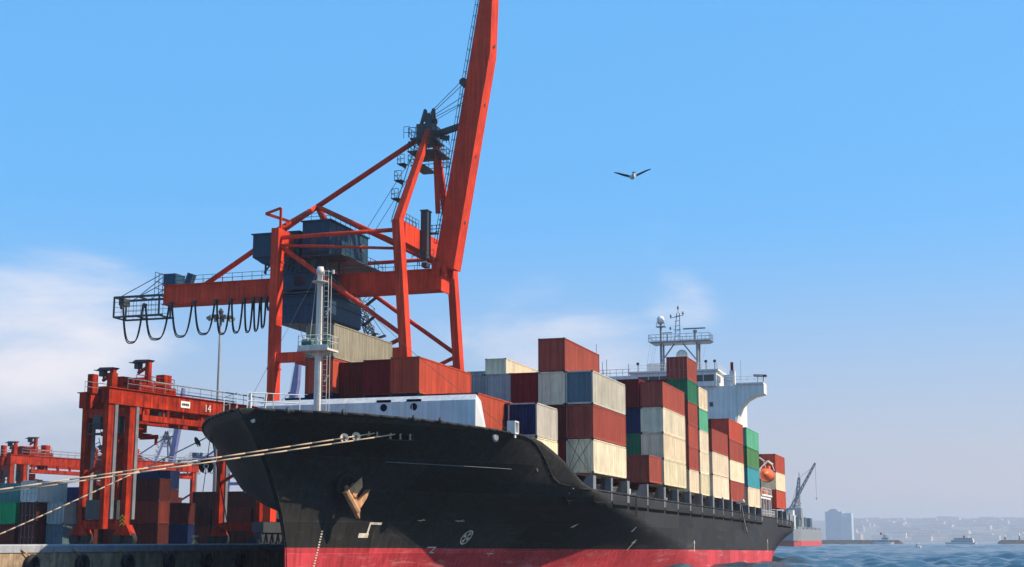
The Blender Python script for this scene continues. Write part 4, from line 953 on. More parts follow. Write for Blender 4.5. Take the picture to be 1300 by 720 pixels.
    for z, dx in ((46.6, .55), (49.4, .8), (52.0, 1.0)):
        y = 163.8 + (z - 43.4) / 13.9 * 7.6; x = -67.95 - .35 - dx
        mb = MB(); mb.box(x - .6, x + .5, y - .6, y + .6, z, z + .1); mb.prism([(x - .5, z), (x + .5, z), (x + .4, z - .6)], 'Y', y - .1, y + .1); mb.rail([(x - .55, y + .55, z + .1), (x - .55, y - .55, z + .1), (x + .4, y - .55, z + .1)], 1.2, .045, .8, (.5, 1)); P_(mb, 'ladder_landing', m='dkgrey')
    mb = MB(); mb.ladder((-68.9, 163.9, 43.5), (-68.2, 171.0, 56.5), (0, .1, .2), .7, .45, .04); P_(mb, 'access_ladder', m='dkgrey')
    # folded forestay links and the strut to the boom
    mb = MB(); mb.beam((-66.5, 173.0, 55.5), (-66.0, 173.0, 46.2), .55, .5); P_(mb, 'folded_forestay')
    mb = MB(); mb.beam((-66.2, 172.6, 57.0), (-62.6, 172.6, 57.9), .75, .7); mb.beam((-65.6, 172.6, 56.6), (-64.4, 172.6, 56.3), .4, .6); P_(mb, 'boom_latch_strut', m='dkgrey')
    mb = MB()
    for y, z in ((171.9, 64.2), (172.4, 63.9), (173.1, 62.6), (173.7, 62.0)): mb.tube((-67.1, y, 59.7), (-62.0 + (z - 64) * -.2, y, z), .05, 4)
    mb.tube((-66.8, 172.2, 58.6), (-62.6, 172.2, 60.6), .04, 4)
    for y in (172.0, 174.4): mb.tube((-68.4, y, 55.5), (-76.8, y + 2, 44.9), .045, 4)
    P_(mb, 'boom_hoist_ropes', m='dkgrey')
    # raised boom
    mb = MB(); poly = [(-65.9, 38.9), (-63.2, 38.3), (-58.25, 67.4), (-57.95, 75.0), (-57.9, 83.0), (-58.6, 83.2), (-59.75, 75.0), (-61.0, 67.4)]
    mb.prism(poly, 'Y', 171.5, 174.2)
    bo = P_(mb, 'raised_boom')
    for k, z in enumerate((44.6, 53.5, 60.5, 68.6)):
        x = -63.2 + (z - 38.3) * (4.95 / 29.1); mb = MB(); mb.lathe([(.22, 0), (.26, .02), (.26, .05)], (0, 0, 0), 12, 'X'); o = P_(mb, 'inspection_hole', m='dkgrey', par=bo); o.location = (x + .01, 172.8, z); o.rotation_euler.y = R(9.6)
    mb = MB()
    for i in range(26):
        z0_ = 42 + i * 1.55; x0_ = -65.9 + (z0_ - 38.9) * .172 - .15
        mb.beam((x0_, 172.3, z0_), (x0_ - .75, 172.3, z0_ + .1), .05, .05); mb.beam((x0_, 173.1, z0_), (x0_ - .75, 173.1, z0_ + .1), .05, .05); mb.tube((x0_ - .75, 172.3, z0_ + .1), (x0_ - .75, 173.1, z0_ + .1), .035, 4)
    a_ = (-66.1, 172.3, 42); 
    for y in (172.3, 173.1):
        mb.tube((-65.9 + 3.1 * .172 - .9, y, 42.1), (-65.9 + 41.9 * .172 - .9, y, 80.9), .04, 4); mb.tube((-65.9 + 3.1 * .172 - .5, y, 42.1), (-65.9 + 41.9 * .172 - .5, y, 80.9), .03, 4)
    P_(mb, 'boom_ladder', m='dkgrey', par=bo)
    mb = MB(); mb.tube((-62.2, 171.9, 63.8), (-62.2, 173.8, 63.8), .55, 16); P_(mb, 'boom_sheave', m='dkgrey', par=bo)
    # hinge, boom-rest tower and end gallery
    mb = MB(); mb.box(-67.2, -66.3, 169.8, 171.2, 39.6, 45.9); mb.box(-67.3, -66.2, 169.7, 171.3, 45.9, 46.05); mb.box(-67.0, -66.3, 169.7, 171.0, 38.4, 39.0); P_(mb, 'boom_rest_column', m='dkgrey')
    mb = MB(); mb.box(-66.2, -64.2, 171.3, 171.7, 37.4, 39.3); mb.box(-66.2, -64.2, 174.0, 174.4, 37.4, 39.3); mb.tube((-65.2, 171.2, 38.6), (-65.2, 174.5, 38.6), .35, 12); P_(mb, 'boom_hinge')
    mb = MB(); mb.rail([(-68.3, 165, 43.4), (-68.3, 171, 43.4)], 1.1, .04, 1.2); mb.rail([(-67.3, 165, 43.4), (-67.3, 169.4, 43.4)], 1.1, .04, 1.2); mb.rail([(-67.9, 172.5, 43.4), (-65.4, 172.5, 43.4)], 1.1, .05, .7); mb.box(-68, -65.6, 171.4, 172.5, 43.2, 43.3); mb.rail([(-68, 168.9, 38.9), (-65, 168.9, 38.9)], 1.5, .04, 1.0); mb.ladder((-67.6, 170.2, 38.6), (-67.6, 170.2, 43.2), (0, 1, 0), .7, .4, .05); P_(mb, 'end_gallery', m='dkgrey')
    # stair flights up the far landside leg
    mb = MB()
    for k in range(9):
        z = 27 + k * 1.3; x0_, x1_ = (-81.6, -79.8) if k % 2 else (-79.8, -81.6)
        mb.beam((x0_, 184.6, z), (x1_, 184.6, z + 1.3), .9, .12); mb.rail([(x0_, 184.2, z), (x1_, 184.2, z + 1.3)], 1.0, .04, 1.2, (.5, 1)); mb.box(min(x0_, x1_) - .5 if k % 2 == 0 else max(x0_, x1_), (min(x0_, x1_) if k % 2 == 0 else max(x0_, x1_) + .5), 184.0, 185.2, z + 1.25, z + 1.33)
    P_(mb, 'stairway', m='dkgrey')
    world_children(root)
    return root
crane = sts_crane(); tag(crane, 'huge orange red quay crane with raised boom and dark blue machinery houses', 'crane')
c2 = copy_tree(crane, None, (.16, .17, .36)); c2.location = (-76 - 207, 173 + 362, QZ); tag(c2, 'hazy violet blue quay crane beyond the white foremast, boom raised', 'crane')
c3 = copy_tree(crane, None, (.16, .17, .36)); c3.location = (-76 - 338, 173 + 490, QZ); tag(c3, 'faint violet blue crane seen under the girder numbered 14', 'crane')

# ------------------------------------------------------------------ yard gantry cranes on tyres
def rtg(label, loc, rz, number=True):
    root = empty('yard_gantry_crane', loc, rz); tag(root, label, 'crane', 'yard gantry cranes')
    P_ = lambda mb, n, m='red', par=None, sm=False: mb.build(n, M[m], par or root, sm)
    H = 17.6; SP = 25.0; WB = -6.5
    for x in (0, WB):
        for y in ((0, -3.5, SP) if x == 0 else (0, 5.7, SP)):
            mb = MB(); mb.beam((x, y, 1.9), (x, y, H - .1), .58, .8, .75, 1.0, up=(0, 1, 0)); lg = P_(mb, 'leg')
            mb = MB(); mb.box(x + .2, x + .5, y + .48, y + .95, 3, H - 1.8); P_(mb, 'cable_tray', 'hullgrey', lg)
        mb = MB(); g0 = -4.2 if x == 0 else -.9; mb.box(x - .55, x + .55, g0, SP + 1.4, H - 1.75, H); mb.box(x - .75, x + .75, g0 - .2, SP + 1.6, H, H + .1)
        for y in np.arange(1.5, SP, 2.5): mb.box(x + .55, x + .6, y, y + .08, H - 1.7, H)
        P_(mb, 'main_girder')
        if x == 0:
            mb = MB(); mb.box(x - .3, x + .5, 1.5, SP - 1, H - 3.3, H - 2.6)
        else:
            mb = MB(); mb.box(x - .3, x + .5, 1.5, SP - 1, H - 3.0, H - 2.4)
        for y in np.arange(2, SP - 1, 3.5): mb.box(x - .1, x + .1, y, y + .25, H - 3.0, H - 1.7)
        P_(mb, 'lower_chord')
        mb = MB(); mb.rail([(x + .7, -1.4, H + .1), (x + .7, SP + 1.4, H + .1)], 1.2, .04, 2.2, (.5, 1)); mb.tube((x + .7, 3, H + 1.3), (x + .7, SP + 1.4, H + 1.3), .09, 6); P_(mb, 'girder_railing', 'steel')
    for y in (0, SP):
        mb = MB(); mb.box(WB + .4, -.45, y - .4, y + .4, 1.9, 2.9); P_(mb, 'sill_beam')
        mb = MB(); mb.box(WB + .5, -.5, y - .35, y + .35, H - 2.9, H - 1.9); P_(mb, 'cross_beam')
        mb = MB(); mb.beam((WB + .3, y, 8.2), (-.4, y, 11.0), .3, .35); P_(mb, 'diagonal_brace')
        for x in (0, WB):
            mb = MB(); mb.prism([(x - 1.3, 1.2), (x + 1.3, 1.2), (x + .6, 2.4), (x - .6, 2.4)], 'Y', y - .5, y + .5); P_(mb, 'wheel_fork')
            for dx in (-.9, .9):
                mb = MB(); mb.lathe([(.3, -.35), (.68, -.33), (.75, -.2), (.75, .2), (.68, .33), (.3, .35)], (x + dx, y, .75), 18, 'Y'); P_(mb, 'tyre', 'black', sm=False)
    mb = MB()
    for k in range(3):
        z = 2.2 + .42 * k
        mb.prism([(-.36, z), (0, z + .3), (.36, z), (.36, z + .18), (0, z + .48), (-.36, z + .18)], 'Y', -.53, -.5)
    P_(mb, 'hazard_chevrons', 'yellow')
    # engine and electric boxes between the near legs
    mb = MB(); mb.box(WB + 1.2, WB + 2.4, -.4, .7, 13.4, 15.0); mb.box(-2.6, -1.2, -.3, .6, 12.9, 14.6); mb.box(WB + .8, -.9, -.7, .8, 12.75, 12.9); eb = P_(mb, 'electric_house', 'dkgrey')
    mb = MB(); mb.rail([(WB + .8, -.65, 12.9), (-.9, -.65, 12.9)], 1.1, .04, 1.0); P_(mb, 'service_railing', 'dkgrey', eb)
    mb = MB(); mb.box(WB + 1.2, -1.6, -.8, .8, 3.0, 5.2); P_(mb, 'engine_house', 'dkgrey')
    mb = MB(); mb.ladder((-1.4, -.6, 3.2), (-4.4, -.6, 12.2), (1, 0, .3), .8, .5, .06); P_(mb, 'stairs', 'dkgrey')
    # trolley with drums and canopies
    mb = MB(); mb.box(WB - .3, .3, 1.2, 7.4, H + .55, H + .95); mb.box(WB - .2, WB + .2, 1, 7.6, H + .2, H + .6); mb.box(-.2, .2, 1, 7.6, H + .2, H + .6)
    mb.box(-1.3, -.1, 5.6, 7.0, H + .9, H + 2.5); mb.box(-4.6, -3.2, 2.0, 3.6, H + .9, H + 2.1); mb.box(WB + .2, WB + 1.2, 4.4, 5.8, H + .9, H + 2.4)
    mb.tube((-5.2, 4.2, H + 1.6), (-1.2, 4.2, H + 1.6), .55, 12); mb.tube((-5.2, 2.4, H + 1.5), (-1.6, 2.4, H + 1.5), .4, 12)
    mb.beam((-.3, 1.4, H + 1), (-.3, 7.4, H + 1.5), .3, .3)
    tr = P_(mb, 'trolley')
    mb = MB(); mb.rail([(-.2, 1.0, H + .95), (-.2, 7.6, H + .95)], 1.1, .05, 1.2); P_(mb, 'trolley_railing', 'red', tr)
    for x, y, h in ((-.6, 3.0, 4.0), (-4.9, 1.8, 3.2)):
        mb = MB(); mb.box(x + .05, x + .6, y - .25, y + .3, H + .9, H + h - .3); mb.beam((x - 1.2, y, H + h - 1.5), (x + .1, y, H + h - .9), .3, .3); P_(mb, 'hoist_column', 'red', tr)
        mb = MB(); mb.prism([(x - 1.9, H + h - .35), (x + .5, H + h - .25), (x + .8, H + h - .05), (x - 1.2, H + h + .02)], 'Y', y - .6, y + .6); mb.box(x - 1.5, x - .9, y - .4, y + .4, H + h - 1.0, H + h - .35); mb.tube((x - 1.1, y, H + h - 1.5), (x - 1.1, y, H + h - .3), .12, 6); mb.beam((x - 2.4, y - .3, H + h - .2), (x - 1.4, y - .2, H + h - .3), .1, .1); mb.beam((x - 2.0, y + .3, H + h - .9), (x - 1.2, y + .2, H + h - .7), .12, .1); P_(mb, 'canopy', 'dkgrey', tr)
    for x in (WB + .2, WB + 3.2):
        mb = MB(); mb.box(x - .3, x + .5, -.2, .7, H + .1, H + 2.3); P_(mb, 'junction_box', 'red')
    # hanging spreader and cabin
    mb = MB(); mb.box(-3.9, -2.7, .6, 7.0, H - 4.9, H - 4.4); mb.box(-4.6, -2.0, 2.6, 5.2, H - 4.4, H - 3.4); mb.box(-4.6, -2.0, .3, .7, H - 5.0, H - 4.5); mb.box(-4.6, -2.0, 6.9, 7.3, H - 5.0, H - 4.5)
    for y in (.5, 7.1): mb.beam((-2.2, y, H - 4.6), (-2.2, y, H - 5.7), .25, .25)
    sp = P_(mb, 'spreader')
    mb = MB()
    for x in (-4.6, -1.8):
        for y in (3.4, 4.6): mb.tube((x, y, H - 4.2), (x, y, H + 1), .04, 4)
    P_(mb, 'hoist_ropes', 'dkgrey')
    mb = MB(); mb.box(-1.9, -.1 - .6, 5.4, 7.2, H - 3.2, H - .9); mb.box(-2.0, -.6, 5.3, 7.3, H - .95, H - .85); cb = P_(mb, 'operator_cabin', 'red')
    mb = MB(); mb.box(-1.8, -.8, 5.36, 5.39, H - 2.6, H - 1.4); mb.box(-.70, -.67, 5.6, 7.0, H - 2.6, H - 1.4); P_(mb, 'cabin_window', 'glass', cb)
    if number:
        for txt, y, s_, z in (('14', 12.4, 1.3, H - 1.4),):
            cu = bpy.data.curves.new('number', 'FONT'); cu.body = txt; cu.size = s_; cu.extrude = .01; cu.materials.append(M['white'])
            ot = bpy.data.objects.new('t', cu); col.objects.link(ot); me_ = bpy.data.meshes.new_from_object(ot.evaluated_get(bpy.context.evaluated_depsgraph_get())); bpy.data.objects.remove(ot); me_.name = 'painted_number'; me_.materials.clear(); me_.materials.append(M['white'])
            o = bpy.data.objects.new('painted_number', me_); col.objects.link(o); o.parent = root; o.location = (.62, y, z); o.rotation_euler = (R(90), 0, R(90))
        mb = MB(); mb.box(.61, .63, 8.0, 9.7, H - 1.25, H - .45); lp = P_(mb, 'logo_plate', 'white')
        mb = MB(); 
        for k in range(4): mb.lathe([(.17, 0), (.17, .01), (.1, .012)], (.632, 8.35 + k * .33, H - .85), 10, 'X')
        P_(mb, 'logo_letters', 'dkgrey', lp)
    return root
r1 = rtg('red yard crane numbered 14 on its girder, left of the ship bow', (-92.0, 142.5, QZ), R(-9.1))
r3 = rtg('distant red yard crane, left of the two far ones', (-183, 246, QZ), R(-9.1), False)
r4 = rtg('distant red yard crane, right of the two far ones', (-172, 262, QZ), R(-9.1), False)

# floodlight pole
root = empty('floodlight_mast', (-130.3, 230, QZ)); tag(root, 'tall slim grey floodlight mast with a ring of lamps', 'light mast')
mb = MB(); mb.tube((0, 0, 0), (0, 0, 42.2), .42, 12, .22); mb.build('pole', M['steel'], root, True)
mb = MB(); mb.lathe([(.3, 41.0), (2.2, 41.1), (2.2, 41.35), (.3, 41.5), (.5, 42.2), (.15, 42.8)], (0, 0, 0), 18); hd = mb.build('lamp_ring', M['dkgrey'], root)
for k in range(10):
    a = 2 * math.pi * k / 10; mb = MB(); mb.box(-.3, .3, -.2, .2, -.25, .3); o = mb.build('floodlight', M['steel'], hd); o.location = (2.3 * math.cos(a), 2.3 * math.sin(a), 40.9); o.rotation_euler = (0, R(25), a)

# ------------------------------------------------------------------ yard containers
SY = 'containers stacked in the port yard'
def ystack(x0, y, cols_, where, L=L20, doors=False, end_on=False, pitch=2.64):
    """x0 = left end; long side facing the bow unless end_on"""
    for i, c in enumerate(cols_):
        if c is None: continue
        lab = f"on {ORD[i]} tier {where}"
        if end_on: container(x0 + 1.22, y, QZ + .01 + i * pitch, L, pitch - .04, c, lab, SY, door=doors)
        else: container(x0, y + 1.22, QZ + .01 + i * pitch, L, pitch - .04, c, lab, SY, rz=R(-90))
ystack(-124.6, 150, ['brown', 'bgreen'], 'at left picture edge', L40)
ystack(-124.0, 156, ['umber', 'green', 'sea'], 'behind the bright green box', L40)
ystack(-111.85, 150, ['brown', 'umber', 'white'], 'left of yard crane, doors facing out', L20, True, True)
ystack(-108.6, 151, ['slate', 'grey'], 'left of blue box', L20, False, True)
ystack(-105.9, 153.5, ['umber', 'brown', 'brown'], 'between grey pair and blue box', L20, False, True)
ystack(-103.2, 155, ['umber', 'blue', 'navy'], 'with a blue box, left of crane leg', L20, False, True)
ystack(-97.8, 149, ['umber', 'brown', 'umber'], 'inside the crane numbered 14', L20, False, False)
ystack(-99.6, 158, ['navy', 'umber'], 'under its girder, second line', L20)
ystack(-115.2, 180, ['umber', 'brown', 'umber', 'navy'], 'in navy topped stack', L20)
ystack(-108.6, 180, ['brown', 'umber'], 'right of navy topped stack', L20)
ystack(-102.2, 180, ['umber', 'brown'], 'two right of navy topped stack', L20)
ystack(-95.8, 180, ['brown', 'umber'], 'three right of navy topped stack', L20)
ystack(-86.5, 190, ['slate', 'blue', 'navy'], 'behind the crane legs', L20)
ystack(-80.1, 190, ['brown', 'navy', 'umber'], 'behind the bow, right of blue', L20)
ystack(-94.0, 196, ['umber', 'brown'], 'in back line left of blue', L20)
ystack(-112.5, 192, ['umber', 'brown', 'umber'], 'in line behind navy topped stack', L40)
ystack(-125.5, 170, ['umber', 'brown', 'navy'], 'in back line by far cranes', L40)
ystack(-139, 172, ['umber', 'brown', 'slate'], 'in back line at picture edge', L40)
ystack(-155, 214, ['umber', 'white', 'brown'], 'in far line at left', L40)
ystack(-141, 214, ['brown', 'grey', 'umber'], 'in far line centre', L40)

# ------------------------------------------------------------------ quay furniture
G = 'tyre fenders hung along the quay wall'
LF = ['leftmost of the black tyre fenders on the quay wall', 'second black tyre fender from the left on quay wall', 'third black tyre fender, at the edge of the ship shadow', 'fourth black tyre fender in the ship shadow', 'fifth black tyre fender in the ship shadow', 'sixth black tyre fender close to the ship stem']
for i, y in enumerate((87.5, 93.6, 99.7, 105.8, 111.9, 118.0)):
    root = empty('tyre_fender', (QX + .38, y, 1.55)); tag(root, LF[i], 'fender', G)
    mb = MB(); R0, R1 = .52, .23
    for a_ in range(22):
        for b_ in range(10):
            a, b2 = 2 * math.pi * a_ / 22, 2 * math.pi * b_ / 10
            mb.v.append((R1 * 1.1 * math.sin(b2), (R0 + R1 * math.cos(b2)) * math.cos(a), (R0 + R1 * math.cos(b2)) * math.sin(a)))
    for a_ in range(22):
        for b_ in range(10): mb.f.append((a_ * 10 + b_, ((a_ + 1) % 22) * 10 + b_, ((a_ + 1) % 22) * 10 + (b_ + 1) % 10, a_ * 10 + (b_ + 1) % 10)); mb.mi.append(0)
    mb.build('tyre', M['black'], root, True)
    mb = MB(); mb.path([(0, -.25, .6), (-.1, -.9, .95), (-.12, -1.15, 1.05)], .05, 5); mb.build('chain', M['rust'], root)
def bollard(x, y, lab):
    root = empty('bollard', (x, y, QZ + .3)); tag(root, lab, 'bollard', 'mooring bollards on the quay')
    mb = MB(); mb.lathe([(.32, 0), (.28, .1), (.2, .25), (.2, .5), (.34, .55), (.34, .68), (.2, .75)], (0, 0, 0), 14); mb.build('bollard_head', M['rust'], root, True)
    mb = MB(); mb.box(-.35, .35, -.35, .35, -.03, .03); mb.build('base_plate', M['dkgrey'], root)
def rope(name, a, b_, sag, r, mat, lab, n=26):
    mb = MB(); a = Vector(a); b_ = Vector(b_); pts = []
    for i in range(n + 1):
        t_ = i / n; p = a.lerp(b_, t_) ; p.z -= sag * 4 * t_ * (1 - t_); pts.append(p - a)
    mb.path(pts, r, 6); o = mb.build(name, mat, None, True); o.location = a
    tag(o, lab, 'rope', 'mooring ropes'); return o
rope('mooring_rope', (-40.6, 94.1, 10.8), (-65.15, 57.0, 3.3), .12, .055, M['rope'], 'upper pale mooring rope crossing the black bow to the left')
rope('mooring_rope', (-39.6, 95.5, 10.8), (-65.15, 57.6, 3.3), .12, .055, M['rope'], 'lower pale mooring rope crossing the black bow to the left')
rope('mooring_rope', (-55.4, 97.0, 11.2), (-65.15, 84.0, 3.3), .15, .05, M['rope'], 'steep mooring rope from bow tip down to lower left')
rope('mooring_rope', (-54.9, 96.2, 11.0), (-65.0, 118.0, 3.3), .1, .045, M['ropedk'], 'dark mooring rope running from bow tip down and right')
rope('mooring_rope', (-55.2, 96.5, 11.1), (-65.15, 112.0, 3.3), .4, .03, M['ropedk'], 'thin dark rope under the bow carrying a round guard')
bollard(-65.15, 84.0, 'bollard at quay edge nearest the left picture edge')
bollard(-65.15, 112, 'dark bollard on quay edge beside the bow')
bollard(-65.15, 72.0, 'bollard nearest to the viewer holding both pale ropes')
# rat guards
def guard(p, nrm, r, mat, lab):
    root = empty('rat_guard', p); tag(root, lab, 'rat guard', 'rat guards on the mooring ropes')
    root.rotation_euler = Vector(nrm).to_track_quat('Z', 'Y').to_euler()
    mb = MB(); n = 20
    for k in range(n):
        a0 = .35 - math.pi / 2 + (2 * math.pi - .7) * k / n; a1 = .35 - math.pi / 2 + (2 * math.pi - .7) * (k + 1) / n
        mb.add([(r * .32 * math.cos(a0), r * .32 * math.sin(a0), 0), (r * math.cos(a0), r * math.sin(a0), .06), (r * math.cos(a1), r * math.sin(a1), .06), (r * .32 * math.cos(a1), r * .32 * math.sin(a1), 0)], [(0, 1, 2, 3)])
    o = mb.build('guard_disc', mat, root); s_ = o.modifiers.new('t', 'SOLIDIFY'); s_.thickness = .03
    mb = MB(); mb.tube((0, 0, -.12), (0, 0, .12), r * .3, 8); mb.build('rope_sleeve', M['dkgrey'], root)
guard((-42.0, 92.0, 10.36), (.7, -1, .0), .30, M['markw'], 'left white disc guard on the upper pale rope')
guard((-41.45, 92.8, 10.5), (.7, -1, .0), .30, M['markw'], 'right white disc guard on the upper pale rope')
guard((-56.1, 96.1, 10.6), (9.7, 13, 7.9), .42, M['black'], 'dark disc guard on the steep rope at bow tip')
guard((-57.3, 99.7, 9.0), (.57, -1, 0), .58, M['black'], 'large dark notched disc guard hanging under the bow')

# ------------------------------------------------------------------ gull
root = empty('seagull', (-10.25, 45, 15.15)); tag(root, 'white seagull with dark grey wings gliding in the open sky', 'bird')
def gull():
    bm_v, bm_e, rad = [], [], []
    pts = [(0, -.20, .0, .030), (0, -.15, .015, .058), (0, -.08, .0, .080), (0, .02, -.01, .088), (0, .12, 0, .066), (0, .2, .01, .026), (0, .27, .015, .02)]
    for i, p in enumerate(pts):
        bm_v.append(p[:3]); rad.append((p[3], p[3]))
        if i: bm_e.append((i - 1, i))
    for s_ in (-1, 1):
        base = 3; prev = 2
        for (x, y, z, ry) in ((.10, -.02, .03, .075), (.22, -.05, .085, .07), (.34, -.02, .12, .06), (.48, .05, .15, .045), (.62, .13, .155, .016)):
            bm_v.append((x * s_, y, z)); rad.append((ry, .018)); bm_e.append((prev, len(bm_v) - 1)); prev = len(bm_v) - 1
    me = bpy.data.meshes.new('body'); me.from_pydata(bm_v, bm_e, []); o = bpy.data.objects.new('body', me); col.objects.link(o)
    sk = o.modifiers.new('skin', 'SKIN'); 
    for i, r_ in enumerate(rad): me.skin_vertices[0].data[i].radius = (max(r_[0], .012), max(r_[1], .012))
    me.skin_vertices[0].data[2].use_root = True
    ss = o.modifiers.new('s', 'SUBSURF'); ss.levels = 2; ss.render_levels = 2
    me.materials.append(M['gull']); o.parent = root
m, t, b = new_mat('gull_plumage'); M['gull'] = m
tcx = N(t, 'ShaderNodeTexCoord'); sp_ = N(t, 'ShaderNodeSeparateXYZ'); t.links.new(tcx.outputs['Object'], sp_.inputs[0]); ab = math_n(t, 'ABSOLUTE', sp_.outputs[0]); rr = N(t, 'ShaderNodeValToRGB'); t.links.new(ab, rr.inputs[0])
rr.color_ramp.elements[0].position = .07; rr.color_ramp.elements[0].color = (.75, .74, .72, 1); rr.color_ramp.elements[1].position = .16; rr.color_ramp.elements[1].color = (.10, .12, .16, 1)
e_ = rr.color_ramp.elements.new(.5); e_.color = (.03, .03, .035, 1); t.links.new(rr.outputs[0], b.inputs['Base Color']); b.inputs['Roughness'].default_value = .8
gull()
mb = MB(); mb.lathe([(.014, 0), (.012, -.02), (.003, -.05)], (0, -.235, 0), 8, 'Y'); mb.build('beak', M['yellow'], root)
mb = MB(); mb.prism([(-.02, .24), (.02, .24), (.075, .36), (-.075, .36)], 'Z', .008, .018); mb.build('tail', M['gullw'], root)
root.rotation_euler = (R(10), R(6), R(-160))

# ------------------------------------------------------------------ far water traffic and shore
# moored ship astern with harbour crane
fs = empty('moored_cargo_ship', (-109, 1000, 0)); tag(fs, 'grey cargo ship with red bottom moored beyond the stern', 'cargo ship')
mb = MB(); poly = [(-137, 930), (-111, 930), (-107, 938), (-107, 1066), (-137, 1066)]
mb.prism(poly, 'Z', 3.4, 11.0); mb.build('hull', M['steel'], fs)
mb = MB(); mb.prism([(x * .998 - .2, y + (1.5 if y < 935 else 0)) for x, y in poly], 'Z', -2, 3.4); mb.build('boot_stripe', M['fboot'], fs)
mb = MB(); mb.rail([(-137, 930.5, 11), (-111.5, 930.5, 11), (-107.5, 938.5, 11), (-107.5, 1065, 11)], 1.4, .1, 4); mb.build('railing', M['steel'], fs)
for k in range(5): mb = MB(); mb.box(-109.5, -107.6, 944 + k * 24, 948 + k * 24, 11, 12.3); mb.build('mooring_winch', M['white'], fs)
mb = MB(); mb.box(-116, -111, 938, 952, 11, 19.5); mb.box(-115, -112, 940, 950, 19.5, 23); mb.build('deckhouse', M['white'], fs)
for (x, n) in ((-109.2, 3), (-106.4, 3), (-103.6, 3), (-98.4, 3)):
    for i in range(n): pass
world_children(fs)
for j, (x, c, wh) in enumerate(((945, 'slate', 'left'), (962, 'grey', 'second'), (979, 'slate', 'third'), (1012, 'slate', 'right'))):
    for i in range(3):
        container(-110.2, x, 11.1 + i * 2.62, L40, 2.59, c, f"{ORD[i]} tier, {wh} stack of the far moored ship", 'containers on the far ship')
hc = empty('harbour_crane', (-112, 955, 0)); tag(hc, 'grey slewing harbour crane with raised jib behind the stern', 'crane')
mb = MB(); mb.prism([(-114.5, 952), (-109.5, 952), (-109.5, 957), (-114.5, 957)], 'Z', 3, 18); mb.box(-117, -108, 950, 960, 18, 24.5); mb.beam((-115, 952, 18), (-118.5, 952, 24), 2.2, 2); mb.build('slewing_house', M['steel'], hc)
def lattice(mb, p, q_, w0, w1, n, r_=.12):
    p = Vector(p); q_ = Vector(q_); d = (q_ - p).normalized(); a = d.cross(Vector((0, 1, 0))).normalized(); b_ = d.cross(a); prev = None
    for i in range(n + 1):
        c = p.lerp(q_, i / n); w_ = w0 + (w1 - w0) * i / n; cur = [c + a * sx * w_ / 2 + b_ * sy * w_ / 2 for sx, sy in ((-1,-1),(1,-1),(1,1),(-1,1))]
        if prev:
            for k in range(4): mb.tube(prev[k], cur[k], r_ * 1.4, 4); mb.tube(prev[k], cur[(k + 1) % 4], r_, 4); mb.tube(cur[k], cur[(k + 1) % 4], r_, 4)
        prev = cur
mb = MB(); lattice(mb, (-110.8, 953, 24), (-108.8, 953, 44), 3.2, 1.2, 8, .22); mb.tube((-108.8, 953, 44), (-108.7, 953, 47.5), .3, 6); mb.build('tower', M['steel'], hc)
mb = MB(); lattice(mb, (-116.0, 953, 22), (-98.0, 953, 53.5), 1.8, .9, 12, .2); mb.build('jib', M['steel'], hc)
mb = MB(); mb.tube((-98, 953, 53), (-98.0, 953, 31), .1, 4); mb.tube((-108.8, 953, 44), (-99.5, 953, 51), .1, 4); mb.tube((-108.8, 953, 44), (-115, 954, 25), .1, 4); mb.lathe([(.2, 0), (.5, .5), (.2, 1.2)], (-98, 953, 30), 8); mb.build('hoist_rope', M['steel'], hc)
world_children(hc)
lm = empty('lamp_mast', (-109, 957.5, 11)); tag(lm, 'thin mast standing between the slewing crane and far containers', 'mast')
mb = MB(); mb.tube((0, 0, 0), (0, 0, 17), .22, 6, .1); mb.box(-.6, .6, -.2, .2, 16.4, 16.9); mb.build('pole', M['steel'], lm)

# dark lattice boom seen between the red crane legs
lt = empty('lattice_crane', (-127, 290, QZ)); tag(lt, 'dark lattice crane tower seen between the red crane legs', 'crane')
mb = MB(); lattice(mb, (0, 0, 0), (1.2, 0, 44), 2.0, 1.6, 22, .1); lattice(mb, (1.2, 0, 44), (-3.6, 0, 56), 1.8, 1.0, 8, .1); mb.beam((-1.2, 0, 44.3), (4.2, 0, 45.6), .5, .5); mb.box(-1, 2.4, -1, 1, 40.5, 42); mb.tube((-3.6, 0, 56), (4, 0, 45.5), .07, 4); mb.build('lattice_tower', M['dkgrey'], lt)

# far shore: land strip, slab block, houses on the hills
mb = MB(); mb.prism([(-5000, 4760), (-250, 4760), (-160, 4900), (500, 8300), (6500, 8300), (6500, 9000), (-5000, 9000)], 'Z', -2, 2.2); tag(mb.build('far_shore', M['hill']), kind='structure')
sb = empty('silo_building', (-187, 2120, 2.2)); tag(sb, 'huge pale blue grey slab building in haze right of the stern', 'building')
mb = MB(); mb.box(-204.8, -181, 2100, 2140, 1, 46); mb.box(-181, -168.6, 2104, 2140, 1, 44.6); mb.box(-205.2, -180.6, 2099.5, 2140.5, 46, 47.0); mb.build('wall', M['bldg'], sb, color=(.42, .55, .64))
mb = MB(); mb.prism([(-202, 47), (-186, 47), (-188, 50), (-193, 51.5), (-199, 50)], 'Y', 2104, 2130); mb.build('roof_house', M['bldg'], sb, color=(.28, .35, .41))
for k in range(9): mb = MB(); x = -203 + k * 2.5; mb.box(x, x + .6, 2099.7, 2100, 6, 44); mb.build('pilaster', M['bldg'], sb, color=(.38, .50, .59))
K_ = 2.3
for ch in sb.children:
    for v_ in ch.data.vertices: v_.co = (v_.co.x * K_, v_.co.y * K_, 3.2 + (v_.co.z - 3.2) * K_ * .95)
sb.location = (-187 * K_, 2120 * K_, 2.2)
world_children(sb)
rng = random.Random(5)
BM = []
